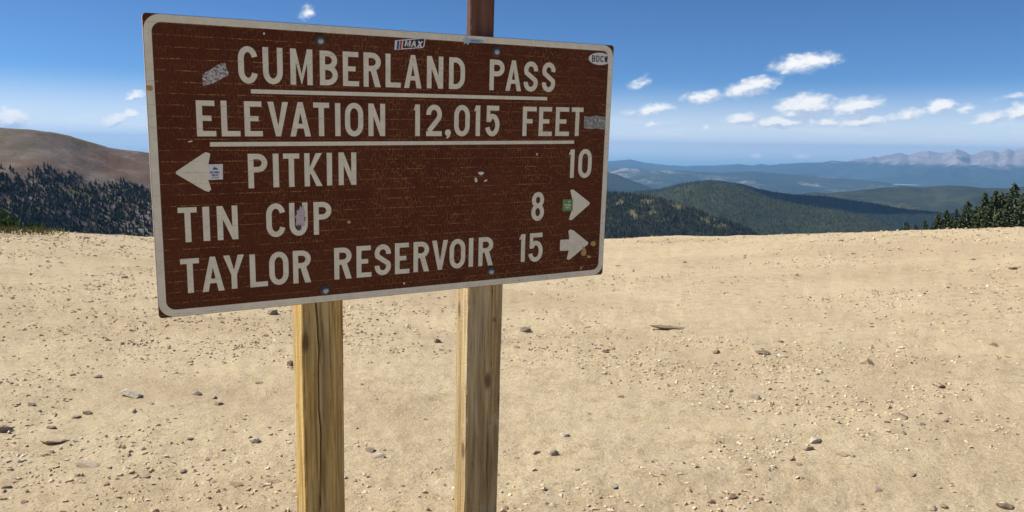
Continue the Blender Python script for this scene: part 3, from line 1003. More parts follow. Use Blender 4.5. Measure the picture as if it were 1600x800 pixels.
# grass along the brow there
rng = np.random.default_rng(77)
n = 2000
px_ = rng.uniform(-60, 110, n)
gv_, gf_, gc_ = [], [], []
for i in range(n):
    az = azel(px_[i], 360)[0]
    d = rng.uniform(17.6, 20.5)
    dens_ = np.interp(px_[i], [-60, 60, 80, 110], [1, 1, .55, .05])
    if rng.uniform() > dens_:
        continue
    X, Y = d * math.sin(az), d * math.cos(az)
    zb = float(ground_z(np.array([X]), np.array([Y]))[0])
    h = rng.uniform(.04, .13)
    a = rng.uniform(0, 6.28)
    q = len(gv_)
    gv_ += [(X - .012 * math.cos(a), Y - .012 * math.sin(a), zb - .01), (X + .012 * math.cos(a), Y + .012 * math.sin(a), zb - .01), (X + rng.uniform(-.05, .05), Y + rng.uniform(-.05, .05), zb + h)]
    gf_.append((q, q + 1, q + 2))
    g = rng.uniform(.7, 1.4)
    gc_ += [(g * rng.uniform(.9, 1.2), g, g * .9)] * 3
me = np_mesh('grass', np.array(gv_), tris=np.array(gf_), mat=M_grass)
point_color(me, np.array(gc_))
add('grass', me, kind='stuff', label='short green grass along the brow at the left', category='grass')

# ------------------------------------------------------------------ the sign
YAW, LEAN, TILT = rad(29.92), rad(3.34), rad(-1.05)
SW, SH = 1.971, 1.067
SM = Matrix.Rotation(YAW, 3, 'Z') @ Matrix.Rotation(LEAN, 3, 'X') @ Matrix.Rotation(TILT, 3, 'Y')
SMn = np.array(SM)
SCEN = np.array([-0.412, 3.355, EYE - 0.079])
ZC = (SCEN[2] - 0.0) / SMn[2, 2]                    # centre height along the sign's own upright axis
root = bpy.data.objects.new('road_sign', None)
C.objects.link(root)
base = SCEN - SMn[:, 2] * ZC
root.matrix_world = Matrix.Translation(Vector(base)) @ SM.to_4x4()
root['label'] = 'brown road sign with white lettering on two timber posts'
root['category'] = 'sign'


def uv(x, y, yoff=0.0):
    """photo pixel -> point on the sign's face (or a plane yoff behind it), in the sign's own axes"""
    d = ray(x, y)
    n = SMn[:, 1]
    o = SCEN + n * yoff
    t = ((o - EYEP) @ n) / (d @ n)
    P = EYEP + d * t - base
    return float(P @ SMn[:, 0]), float(P @ SMn[:, 2])


def crackle(t, strength):
    """age cracks: broken level lines 4 cm apart with short upright cracks between them"""
    p = coords(t)
    wob = t.noise(p, 9, 3, 0.6, out=1)
    pw = t.node('ShaderNodeVectorMath', {0: wob, 1: (0.012, 0.0, 0.006)}, operation='MULTIPLY').outputs[0]
    pw = t.node('ShaderNodeVectorMath', {0: p, 1: pw}, operation='ADD').outputs[0]
    s = t.node('ShaderNodeSeparateXYZ', {0: pw})
    z = t.math('DIVIDE', s.outputs[2], 0.0395)
    fz = t.math('ABSOLUTE', t.math('SUBTRACT', t.math('FRACT', z), 0.5))
    line = t.step(fz, 0.06, 0.02)
    brk = t.math('MULTIPLY', t.step(t.noise(t.map(p, (1, 1, 8)), 16, 3, 0.6), 0.42, 0.56), t.step(t.noise(p, 150, 2, 0.5), 0.40, 0.56))
    line = t.math('MULTIPLY', line, brk)
    v = t.node('ShaderNodeTexVoronoi', {'Scale': 1.0, 'Randomness': 1.0}, feature='DISTANCE_TO_EDGE', voronoi_dimensions='2D')
    vm = t.node('ShaderNodeCombineXYZ', {0: t.math('MULTIPLY', s.outputs[0], 78.0), 1: t.math('MULTIPLY', s.outputs[2], 25.3), 2: 0.0}).outputs[0]
    t.l.new(vm, v.inputs['Vector'])
    ver = t.step(v.outputs['Distance'], 0.10, 0.02)
    ver = t.math('MULTIPLY', ver, t.step(t.noise(p, 17, 5, 0.8), 0.38, 0.64))
    reg = t.step(t.noise(p, 2.1, 3, 0.5), 0.30, 0.66, 0.35, 1.0)
    ver = t.math('MULTIPLY', ver, t.step(s.outputs[0], -1.0, 0.15, 0.35, 1.0))
    tot = t.math('MULTIPLY', t.math('MAXIMUM', line, t.math('MULTIPLY', ver, 0.62)), reg)
    return t.math('MULTIPLY', tot, strength, clamp=True), p


def brown_face(t, bs):
    ck, p = crackle(t, 0.95)
    n = t.noise(p, 3.5, 5, 0.65)
    n2 = t.noise(t.map(p, (1, 1, 0.25)), 30, 4, 0.6)
    col = t.mix(t.step(n, 0.3, 0.7), (0.082, 0.0205, 0.0088), (0.112, 0.032, 0.0145))
    col = t.mix(t.math('MULTIPLY', t.step(n2, 0.5, 0.75), 0.25), col, (0.09, 0.03, 0.018))
    col = t.mix(ck, col, (0.40, 0.215, 0.065))
    chips = t.step(t.noise(p, 26, 5, 0.75), 0.672, 0.70)
    col = t.mix(t.math('MULTIPLY', chips, 0.75), col, (0.42, 0.27, 0.09))
    return col, t.bump(ck, 0.15, 0.0006)


def white_face(t, bs):
    ck, p = crackle(t, 0.55)
    n = t.noise(p, 16, 5, 0.7)
    col = t.mix(t.step(n, 0.3, 0.75), (0.82, 0.78, 0.63), (0.70, 0.66, 0.53))
    return t.mix(ck, col, (0.20, 0.17, 0.13)), None


M_brown = material('sign_brown', brown_face, 0.6, 0.12)
M_white = material('sign_white', white_face, 0.6, 0.15)


def flat(name, col, rough=0.5, var=0.12, scale=60):
    return material(name, lambda t, bs: (t.mix(t.noise(coords(t), scale, 3), tuple(c * (1 - var) for c in col), tuple(min(1, c * (1 + var)) for c in col)), None), rough, 0.35)


def rrect(x0, x1, z0, z1, r, n=7):
    out = []
    for cx, cz, a0 in ((x1 - r, z1 - r, 0), (x0 + r, z1 - r, 90), (x0 + r, z0 + r, 180), (x1 - r, z0 + r, 270)):
        for i in range(n):
            a = rad(a0 + 90 * i / (n - 1))
            out.append((cx + r * math.cos(a), cz + r * math.sin(a)))
    return out


class Flat:
    """thin raised shapes on the sign's face; y is negative toward the viewer"""
    def __init__(s):
        s.v, s.f, s.m = [], [], []

    def poly(s, pts, lift, back=0.0, mat=0):
        n = len(pts)
        area = sum(pts[i][0] * pts[(i + 1) % n][1] - pts[(i + 1) % n][0] * pts[i][1] for i in range(n))
        if area < 0:
            pts = pts[::-1]
        i0 = len(s.v)
        s.v += [(x, -lift, z) for x, z in pts] + [(x, -back, z) for x, z in pts]
        s.f.append([i0 + i for i in range(n)])
        s.m.append(mat)
        for i in range(n):
            j = (i + 1) % n
            s.f.append([i0 + n + i, i0 + n + j, i0 + j, i0 + i])
            s.m.append(mat)

    def strip(s, A, B, lift, back=0.0, mat=0, closed=False):
        n = len(A)
        i0 = len(s.v)
        for q in (A, B):
            s.v += [(x, -lift, z) for x, z in q]
        for q in (A, B):
            s.v += [(x, -back, z) for x, z in q]
        for i in range(n if closed else n - 1):
            j = (i + 1) % n
            a, b, c, d = i0 + i, i0 + j, i0 + n + j, i0 + n + i
            s.f.append([a, b, c, d])
            s.f.append([a + 2 * n, b + 2 * n, b, a])
            s.f.append([d, c, c + 2 * n, d + 2 * n])
            s.m += [mat] * 3

    def build(s, name, mats, parent, fix=True, **props):
        me = bpy.data.meshes.new(name)
        me.from_pydata(s.v, [], s.f)
        for m_ in mats:
            me.materials.append(m_)
        for p_, k_ in zip(me.polygons, s.m):
            p_.material_index = k_
        bm = bmesh.new()
        bm.from_mesh(me)
        # face every front polygon toward the viewer (-y)
        for f in bm.faces:
            f.normal_update()
            if abs(f.normal.y) > 0.9 and f.normal.y > 0:
                f.normal_flip()
        bm.to_mesh(me)
        bm.free()
        return add(name, me, parent, **props)


# panel board
TH = 0.016
zc0, zc1 = ZC - SH / 2, ZC + SH / 2
out = rrect(-SW / 2, SW / 2, zc0, zc1, 0.014)
bm = bmesh.new()
fv = [bm.verts.new((x, 0, z)) for x, z in out]
bv = [bm.verts.new((x, TH, z)) for x, z in out]
bm.faces.new(fv)
bm.faces.new(bv[::-1])
for i in range(len(out)):
    j = (i + 1) % len(out)
    bm.faces.new((fv[i], bv[i], bv[j], fv[j]))
bmesh.ops.recalc_face_normals(bm, faces=bm.faces)
pme = bpy.data.meshes.new('panel')
bm.to_mesh(pme)
bm.free()
M_back = flat('sign_edge', (0.42, 0.36, 0.30), 0.7, 0.2, 12)
pme.materials.append(M_brown)
pme.materials.append(M_back)
for p_ in pme.polygons:
    p_.material_index = 0 if p_.normal.y < -0.9 else 1
panel = add('panel', pme, root)
LIFT = 0.0012
bo = rrect(-SW / 2 + .0015, SW / 2 - .0015, zc0 + .0015, zc1 - .0015, 0.055, 10)
bi = rrect(-SW / 2 + .027, SW / 2 - .027, zc0 + .027, zc1 - .027, 0.034, 10)
F = Flat()
F.strip(bo, bi, LIFT, closed=True)
F.build('border', [M_white], panel)


# ---- stroke alphabet
def arc(cx, cy, rx, ry, a0, a1, n=10):
    return [(cx + rx * math.cos(rad(a0 + (a1 - a0) * i / n)), cy + ry * math.sin(rad(a0 + (a1 - a0) * i / n))) for i in range(n + 1)]


def thick(path, t, closed=False):
    A, B = [], []
    n = len(path)
    pts = [path[0]]
    for p_ in path[1:]:
        if math.hypot(p_[0] - pts[-1][0], p_[1] - pts[-1][1]) > 1e-5:
            pts.append(p_)
    if closed and math.hypot(pts[0][0] - pts[-1][0], pts[0][1] - pts[-1][1]) < 1e-5:
        pts.pop()
    n = len(pts)
    for i in range(n):
        a = pts[(i - 1) % n] if (closed or i > 0) else None
        b = pts[i]
        c = pts[(i + 1) % n] if (closed or i < n - 1) else None
        d1 = None if a is None else Vector((b[0] - a[0], b[1] - a[1])).normalized()
        d2 = None if c is None else Vector((c[0] - b[0], c[1] - b[1])).normalized()
        if d1 is None:
            d1 = d2
        if d2 is None:
            d2 = d1
        m_ = (d1 + d2).normalized()
        nx, ny = -m_.y, m_.x
        k_ = 1 / max(0.5, m_.dot(d1))
        A.append((b[0] + nx * t / 2 * k_, b[1] + ny * t / 2 * k_))
        B.append((b[0] - nx * t / 2 * k_, b[1] - ny * t / 2 * k_))
    return A, B


def glyph(ch, w, h, t):
    """list of ('p', polygon) and ('s', path, closed)"""
    hf = t / 2
    R_ = lambda x0, x1, y0, y1: ('p', [(x0, y0), (x1, y0), (x1, y1), (x0, y1)])
    rx = (w - t) / 2
    ry = min(0.26 * h, rx * 1.45)
    if ch in 'O0':
        return [('s', arc(w / 2, h - ry - hf, rx, ry, 0, 180) + arc(w / 2, ry + hf, rx, ry, 180, 360), True)]
    if ch == 'C':
        return [('s', arc(w / 2, h - ry - hf, rx, ry, 12, 180) + arc(w / 2, ry + hf, rx, ry, 180, 348), False)]
    if ch == 'U':
        return [('s', [(hf, h)] + arc(w / 2, ry + hf, rx, ry, 180, 360) + [(w - hf, h)], False)]
    if ch == 'E':
        return [R_(0, t, 0, h), R_(t, w, 0, t * .95), R_(t, w * .96, h - t * .95, h), R_(t, w * .78, .5 * h - t * .42, .5 * h + t * .5)]
    if ch == 'F':
        return [R_(0, t, 0, h), R_(t, w, h - t * .95, h), R_(t, w * .72, .5 * h - t * .42, .5 * h + t * .5)]
    if ch == 'L':
        return [R_(0, t, 0, h), R_(t, w, 0, t * .95)]
    if ch == 'T':
        return [R_(0, w, h - t * .95, h), R_(w / 2 - hf, w / 2 + hf, 0, h - t * .95)]
    if ch == 'I':
        return [R_(0, w, 0, h)]
    if ch == 'M':
        d = t * 1.08
        return [R_(0, t, 0, h), R_(w - t, w, 0, h), ('p', [(t, h), (w / 2, .30 * h), (w / 2, 0.02 * h), (w / 2 - .01 * w, .02 * h), (t, .62 * h)]),
                ('p', [(w - t, h), (w / 2, .30 * h), (w / 2, 0.02 * h), (w / 2 + .01 * w, .02 * h), (w - t, .62 * h)])]
    if ch == 'N':
        return [R_(0, t, 0, h), R_(w - t, w, 0, h), ('p', [(t, h), (t, h - t * 2.4), (w - t, 0), (w - t, t * 2.4)])]
    if ch == 'V':
        return [('p', [(0, h), (t * 1.05, h), (w / 2, .30 * h), (w / 2, 0), (w / 2 - hf * .9, 0)]), ('p', [(w, h), (w - t * 1.05, h), (w / 2, .30 * h), (w / 2, 0), (w / 2 + hf * .9, 0)])]
    if ch == 'A':
        return [('p', [(0, 0), (t * 1.05, 0), (w / 2, .70 * h), (w / 2, h), (w / 2 - hf * .9, h)]), ('p', [(w, 0), (w - t * 1.05, 0), (w / 2, .70 * h), (w / 2, h), (w / 2 + hf * .9, h)]),
                R_(w * .27, w * .73, .235 * h, .235 * h + t * .85)]
    if ch == 'Y':
        return [R_(w / 2 - hf, w / 2 + hf, 0, .42 * h), ('p', [(0, h), (t * 1.1, h), (w / 2, .56 * h), (w / 2, .42 * h), (w / 2 - hf, .42 * h)]),
                ('p', [(w, h), (w - t * 1.1, h), (w / 2, .56 * h), (w / 2, .42 * h), (w / 2 + hf, .42 * h)])]
    if ch == 'K':
        return [R_(0, t, 0, h), ('p', [(t, .34 * h), (t, .56 * h), (w - t * 1.25, h), (w - t * .05, h)]), ('p', [(t + .20 * (w - t), .58 * h), (t + .02 * (w - t), .44 * h), (w - t * 1.15, 0), (w, 0)])]
    if ch == 'D':
        r = min(rx * 1.25, w - t - hf)
        ryd = .3 * h
        return [R_(0, t, 0, h), ('s', [(t, h - hf)] + arc(w - hf - r, h - hf - ryd, r, ryd, 90, 0) + arc(w - hf - r, hf + ryd, r, ryd, 0, -90) + [(t, hf)], False)]
    if ch in 'PR':
        yb = .46 * h
        rb = (h - t - yb + hf) / 2 - hf * .5
        yb_c = h - hf - 2 * rb
        r = min(rb * 1.05, w - t - hf)
        ex = w - hf - r
        gl = [R_(0, t, 0, h), ('s', [(t, h - hf)] + arc(ex, h - hf - rb, r, rb, 90, -90, 16) + [(t, yb_c)], False)]
        if ch == 'R':
            gl.append(('p', [(w * .40, yb_c - hf * .6), (w * .40 + t * 1.1, yb_c - hf * .2), (w, 0), (w - t * 1.15, 0)]))
        return gl
    if ch == 'B':
        ym = .525 * h
        r1, r2 = (h - hf - ym) / 2, (ym - hf) / 2
        rx1 = min(r1 * 1.1, w - t - hf)
        rx2 = min(r2 * 1.1, w - t - hf)
        return [R_(0, t, 0, h), ('s', [(t, h - hf)] + arc(w * .97 - hf - rx1, h - hf - r1, rx1, r1, 90, -90, 14) + [(t, ym)], False),
                ('s', [(t, ym)] + arc(w - hf - rx2, hf + r2, rx2, r2, 90, -90, 14) + [(t, hf)], False)]
    if ch == 'S':
        ru = (h - t) * .25
        up = arc(w / 2, h - hf - ru, rx, ru, -8, 205, 16)
        lo = arc(w / 2, hf + ru, rx, ru, 25, -188, 16)
        return [('s', up + lo, False)]
    if ch == '2':
        ru = (h - t) * .27
        up = arc(w / 2, h - hf - ru, rx, ru, 185, -35, 18)
        return [('s', up + [(hf * 1.15, t * .98)], False), R_(0, w, 0, t)]
    if ch == '5':
        ru = .29 * h
        return [R_(.06 * w, w * .95, h - t, h), R_(.06 * w, .06 * w + t * .85, .47 * h, h - t), ('s', [(.06 * w + t * .5, .50 * h)] + arc(w / 2 - .02 * w, hf + ru, rx + .02 * w, ru, 110, -165, 18), False)]
    if ch == '1':
        return [R_(w - t, w, 0, h), ('p', [(w - t, h), (w - t - .001, h * .83), (0, h * .80), (0, h * .87), (w - t - (w - t) * .35, h * .93), (w - t - (w - t) * .15, h)][::1])]
    if ch == '8':
        ru, rl = (h - t) * .235, (h - t) * .265
        return [('s', arc(w / 2, h - hf - ru, rx * .93, ru, 0, 360, 24), True), ('s', arc(w / 2, hf + rl, rx, rl, 0, 360, 24), True)]
    if ch == ',':
        return [('p', arc(w / 2, h * .66, w * .5, w * .5, 0, 350, 14)), ('p', [(w * .98, h * .62), (w * .8, h * .2), (w * .35, 0), (w * .2, h * .06), (w * .5, h * .45)])]
    if ch == 'X':
        return [('p', [(0, 0), (t * 1.2, 0), (w, h), (w - t * 1.2, h)]), ('p', [(0, h), (t * 1.2, h), (w, 0), (w - t * 1.2, 0)])]
    if ch == 'W':
        return [('p', [(0, h), (t, h), (w * .27 + t * .5, 0), (w * .27 - t * .5, 0)]), ('p', [(w * .27 - t * .5, 0), (w * .27 + t * .5, 0), (w * .5 + t * .4, h * .9), (w * .5 - t * .4, h * .9)]),
                ('p', [(w * .5 - t * .4, h * .9), (w * .5 + t * .4, h * .9), (w * .73 + t * .5, 0), (w * .73 - t * .5, 0)]), ('p', [(w * .73 - t * .5, 0), (w * .73 + t * .5, 0), (w, h), (w - t, h)])]
    raise ValueError(ch)


def draw(F, ch, u0, u1, v0, v1, t, lift, mat=0, shear=0.0):
    w_, h_ = u1 - u0, v1 - v0
    for k_, g in enumerate(glyph(ch, w_, h_, t)):
        lf = lift + 0.00012 * k_
        mv = lambda q: [(u0 + x + shear * z, v0 + z) for x, z in q]
        if g[0] == 'p':
            F.poly(mv(g[1]), lf, mat=mat)
        else:
            A, B = thick(g[1], t, g[2])
            F.strip(mv(A), mv(B), lf, mat=mat, closed=g[2])


# letter boxes read off the photograph: character, left, right, top, bottom
LINES = [
    ('CUMBERLAND PASS', [('C', 372, 402.5, 72, 131), ('U', 410.6, 441.6, 74, 132), ('M', 453.6, 488.2, 76.4, 132.6), ('B', 499.6, 527.6, 80, 133), ('E', 535.6, 560.8, 81, 134.4), ('R', 568, 594.8, 82, 136),
      ('L', 602.4, 626, 84, 136.4), ('A', 631.4, 658.6, 86, 138), ('N', 667, 692.4, 88, 138), ('D', 701.6, 726.4, 90, 139), ('P', 765, 788, 93.6, 141), ('A', 790, 814.4, 94, 142.4), ('S', 818.6, 840.2, 96, 143.4), ('S', 847, 867.4, 97.4, 144)]),
    ('ELEVATION 12,015 FEET', [('E', 306.8, 337, 157, 213), ('L', 345.5, 375, 157.4, 213), ('E', 381.8, 410, 158.4, 213), ('V', 418.4, 450.4, 159.4, 213), ('A', 453, 485.4, 159.4, 213.4), ('T', 489.6, 514.4, 160.4, 212.4), ('I', 523.6, 531.8, 161.4, 212.4),
      ('O', 539, 567.4, 160, 213.6), ('N', 575.6, 601.6, 162, 212.4), ('1', 646.6, 656, 163.4, 212.6), ('2', 666, 690.2, 163.4, 212.6), ('0', 709.6, 733.8, 163.4, 213.4), ('1', 741, 750, 164.6, 212.4), ('5', 758.8, 780.4, 165, 213.4),
      ('F', 816.6, 837.8, 167, 212.4), ('E', 842, 862.6, 167.4, 212.4), ('E', 868, 889.4, 167.6, 212.4), ('T', 892.6, 910.8, 168, 212.4)]),
    ('PITKIN', [('P', 387.6, 417.8, 240, 294), ('I', 426.6, 435.6, 240, 292.4), ('T', 442.6, 468, 240, 292), ('K', 475.6, 503.6, 239.4, 291), ('I', 510.6, 518.8, 238.6, 289.6), ('N', 529, 556.6, 238, 289)]),
    ('10', [('1', 888.7, 897, 233.5, 277.8), ('0', 903.6, 924.2, 232.8, 278)]),
    ('TIN CUP', [('T', 278.6, 308.2, 324, 378.4), ('I', 317, 327.6, 323, 376.4), ('N', 339.2, 371.6, 321.6, 374.4), ('C', 416, 445.8, 317, 370.4), ('U', 452, 480.6, 316.6, 368.4), ('P', 490, 517.8, 315.6, 366)]),
    ('8', [('8', 830.4, 850, 300, 345)]),
    ('TAYLOR RESERVOIR', [('T', 282.4, 311.8, 404, 457.4), ('A', 315.4, 350, 400.6, 455.4), ('Y', 349.4, 381.8, 398, 450.4), ('L', 390.4, 418, 397.4, 448), ('O', 420.6, 450.8, 392.6, 445), ('R', 457.8, 485.6, 391.4, 442), ('R', 522.2, 549.2, 387, 436),
      ('E', 557, 580.2, 384, 433.4), ('S', 585.4, 610.6, 381.6, 429.6), ('E', 617, 639.6, 379.4, 428), ('R', 646, 670.2, 377.6, 424.6), ('V', 675, 699.6, 375.4, 421), ('O', 702.4, 726.8, 373, 419.4), ('I', 732.4, 739.2, 372, 416.4), ('R', 747.6, 770.2, 370.6, 415)]),
    ('15', [('1', 811.2, 820.2, 366, 409), ('5', 826.2, 847.8, 364, 408.8)]),
]
TST = 0.0203
for text, items in LINES:
    bx = []
    for ch, xl, xr, yt, yb in items:
        ym, xm = (yt + yb) / 2, (xl + xr) / 2
        bx.append((ch, uv(xl, ym)[0], uv(xr, ym)[0], uv(xm, yb)[1], uv(xm, yt)[1]))
    um = np.array([(b_[1] + b_[2]) / 2 for b_ in bx])
    if len(bx) > 4:
        l0 = np.polyfit(um, [b_[3] for b_ in bx], 1)
        l1 = np.polyfit(um, [b_[4] for b_ in bx], 1)
        bx = [(c_, a_, b_, (lo_ + np.polyval(l0, m_)) / 2, (hi_ + np.polyval(l1, m_)) / 2) for (c_, a_, b_, lo_, hi_), m_ in zip(bx, um)]
    words, i_ = text.split(' '), 0
    for wd in words:
        F = Flat()
        for ch in wd:
            if ch == ',':
                u0, v0 = uv(695, 216.6)
                u1, v1 = uv(704.4, 202.4)
            else:
                _c, u0, u1, v0, v1 = bx[i_]
                i_ += 1
            draw(F, ch, u0, u1, v0, v1, TST, LIFT)
        F.build('lettering', [M_white], panel, label='white lettering reading ' + wd)

for a_, b_ in (((392, 139.4, 146), (854.8, 151.6, 156.8)), ((328, 222, 229), (896.8, 219.6, 224.6))):
    F = Flat()
    F.poly([uv(a_[0], a_[2]), uv(b_[0], b_[2]), uv(b_[0], b_[1]), uv(a_[0], a_[1])], LIFT)
    F.build('underline', [M_white], panel)


def smooth_poly(pts, it=2, k=.18):
    for _ in range(it):
        q = []
        n = len(pts)
        for i in range(n):
            a, b = pts[i], pts[(i + 1) % n]
            q += [(a[0] * (1 - k) + b[0] * k, a[1] * (1 - k) + b[1] * k), (a[0] * k + b[0] * (1 - k), a[1] * k + b[1] * (1 - k))]
        pts = q
    return pts


ARROWS = [('arrow pointing left beside PITKIN', [(272, 270), (321, 237.4), (328.5, 240), (325.5, 257), (347.5, 256.8), (347.8, 280.4), (325.2, 280.6), (330, 296), (326, 299.8), (319, 297.5)]),
          ('arrow pointing right beside 8', [(922.8, 317.5), (895.5, 296), (891, 297), (894.4, 312), (879.6, 311.8), (879.2, 329.4), (893, 329.4), (888.6, 343), (893, 344)]),
          ('arrow pointing right beside 15', [(920.4, 380), (896, 360), (891, 358.4), (888, 360.8), (889.6, 373.8), (875.3, 374.6), (874.7, 391.9), (888.6, 391.2), (885.4, 404.8), (889.2, 406)])]
for lab, pts in ARROWS:
    F = Flat()
    q = [uv(*p_) for p_ in pts]
    F.poly(smooth_poly(q, 1, .06), LIFT)
    F.build('arrow', [M_white], panel, label='white ' + lab)

# ---- stickers and marks
M_stw = flat('sticker_white', (0.70, 0.69, 0.68), 0.4)
M_stk = flat('sticker_black', (0.02, 0.02, 0.022), 0.4)
M_str = flat('sticker_red', (0.45, 0.03, 0.03), 0.4)
M_stb = flat('sticker_blue', (0.04, 0.07, 0.28), 0.4)
M_stg = flat('sticker_green', (0.13, 0.27, 0.09), 0.45)
M_stl = flat('sticker_pale_blue', (0.38, 0.50, 0.60), 0.45)
M_torn = material('torn_foil', lambda t, bs: (t.ramp(t.noise(coords(t), 130, 4, 0.7), [(0.40, (0.09, 0.05, 0.04)), (0.47, (0.32, 0.29, 0.27)), (0.6, (0.6, 0.58, 0.56))]), t.bump(t.noise(coords(t), 130, 4, 0.7), 0.8, 0.003)), 0.35, 0.6)
M_grey = material('grey_foil', lambda t, bs: (t.ramp(t.noise(coords(t), 70, 4, 0.7), [(0.35, (0.12, 0.12, 0.11)), (0.5, (0.22, 0.22, 0.21)), (0.68, (0.55, 0.54, 0.52))]), None), 0.35, 0.6)
M_ochre = flat('ochre_paint', (0.46, 0.29, 0.10), 0.6, 0.2, 90)
S1, S2, S3 = 0.0024, 0.0030, 0.0036


def P(*pts):
    return [uv(*p_) for p_ in pts]


def text_on(F, s, quad, t, lift, mat, shear=0.0, gap=0.22):
    """letters across a box given by pixel corners (left, right, top, bottom)"""
    xl, xr, yt, yb = quad
    u0, v0 = uv(xl, (yt + yb) / 2)[0], uv((xl + xr) / 2, yb)[1]
    u1, v1 = uv(xr, (yt + yb) / 2)[0], uv((xl + xr) / 2, yt)[1]
    n = len(s)
    ad = (u1 - u0) / (n - gap)
    for i, ch in enumerate(s):
        a = u0 + i * ad
        b = a + ad * (1 - gap)
        if ch == 'I':
            a, b = (a + b) / 2 - t / 2, (a + b) / 2 + t / 2
        draw(F, ch, a, b, v0, v1, t, lift, mat, shear)


F = Flat()   # black and white sticker with stripes
F.poly(P((617, 63), (662, 58.8), (664.5, 61), (662.5, 73), (660, 75), (616, 78)), S1)
F.poly(P((630, 63.5), (661, 60.6), (662.6, 62), (661, 72), (659, 73.6), (628.6, 75.6)), S2, S1, 1)
F.poly(P((620.5, 64), (623.8, 63.7), (622.4, 77), (619.2, 77.2)), S2, S1, 2)
F.poly(P((625, 63.6), (628, 63.3), (626.6, 76.6), (623.8, 76.9)), S2, S1, 3)
text_on(F, 'MAX', (631.5, 659, 63.6, 73.2), 0.0062, S3, 0, 0.2, 0.1)
F.build('sticker', [M_stw, M_stk, M_stb, M_str], panel, label='white sticker with red and blue stripes reading MAX on black')
F = Flat()
cx, cy = 937, 92
F.poly([uv(cx + 17.5 * math.cos(a / 24 * 6.283) , cy + 9.6 * math.sin(a / 24 * 6.283) + 0.05 * 17 * math.cos(a / 24 * 6.283)) for a in range(24)], S1)
text_on(F, 'BDCW', (924.5, 949, 87, 97), 0.0046, S2, 1)
F.build('sticker', [M_stw, M_stk], panel, label='white oval sticker reading BDCW at the upper right corner')
F = Flat()
F.poly(P((324.2, 256.8), (348, 256.2), (348.2, 280.2), (325, 281)), S1)
F.poly(P((331.5, 265), (335, 260.4), (337.5, 263), (339, 262), (340.5, 265)), S2, S1, 1)
text_on(F, 'NATIONAL', (327.6, 343, 267.6, 270.8), 0.0020, S2, 1)
text_on(F, 'TRAIL', (330.5, 341, 272.0, 275.2), 0.0020, S2, 1)
F.poly(P((330, 277.4), (341.5, 277), (341.5, 277.8), (330, 278.2)), S2, S1, 1)
F.build('sticker', [M_stw, M_stb], panel, label='square white sticker with small dark print on the left arrow')
F = Flat()
F.poly(P((879.2, 311.6), (894.9, 311.2), (894.4, 329.5), (878.6, 329.9)), S1)
F.poly(P((887, 316), (890, 313.4), (890.6, 314.4), (888.4, 316.6)), S2, S1, 1)
text_on(F, 'NATIONAL', (881.6, 891.6, 319, 321.4), 0.0017, S2, 1)
text_on(F, 'TRAIL', (883, 890.6, 323, 325.4), 0.0017, S2, 1)
F.build('sticker', [M_stg, M_stw], panel, label='square green sticker with white print on the upper right arrow')
F = Flat()
F.poly(smooth_poly(P((722, 62), (726, 60.5), (728, 56), (731, 60), (738, 60.5), (752, 61.5), (757, 64), (752, 67.5), (740, 67), (733, 66.5), (731, 70.6), (728.5, 67), (724, 69.5), (725.5, 65)), 1), S1)
F.poly(P((735, 62.8), (750, 63.6), (750, 64.3), (735, 63.5)), S2, S1, 1)
F.poly(P((735, 64.8), (750, 65.6), (750, 66.2), (735, 65.4)), S2, S1, 1)
F.build('sticker', [M_stl, M_stb], panel, label='pale blue cut out sticker lapping the top border')
F = Flat()
F.poly(P((316, 117), (322, 112), (329, 109), (337, 103), (345, 99), (352, 98), (353.5, 104), (355.5, 110), (357.5, 117), (350, 121), (341, 126), (331, 131), (318, 134), (316.5, 127)), S1)
F.build('sticker', [M_torn], panel, label='torn silvery sticker remains left of CUMBERLAND')
F = Flat()
F.poly(P((912.5, 181), (920, 182.6), (931, 180.4), (946, 183), (945.4, 194), (944.5, 202.4), (930, 200.6), (921, 202), (912, 200)), S1)
F.build('sticker', [M_grey], panel, label='worn grey foil sticker at the end of FEET')
F = Flat()
F.poly(P((469, 321), (471.4, 325), (474.2, 320.4), (475, 327), (477, 331), (476.4, 337), (478.6, 341), (475.6, 346), (476, 352), (472, 354), (471, 361), (468, 357), (465.4, 361.4), (464, 353), (461.6, 351), (463, 344), (461, 338), (464, 334), (463.4, 329), (467, 328)), S1)
F.poly(smooth_poly(P((465, 350), (468, 353), (470.6, 350), (470, 358), (466.5, 361), (463.6, 356)), 1), S2, S1, 1)
F.poly(smooth_poly(P((475, 339), (477, 339), (477, 341.4), (475, 341.4)), 1), S2, S1, 1)
F.poly(smooth_poly(P((475, 343), (477, 343), (477, 345), (475, 345)), 1), S2, S1, 1)
M_peel = flat('peeled_paper', (0.50, 0.44, 0.46), 0.7, 0.22, 70)
M_peeld = flat('dark_smear', (0.10, 0.06, 0.07), 0.7)
F.build('sticker', [M_peel, M_peeld], panel, label='peeled pale sticker smeared over the U of CUP')
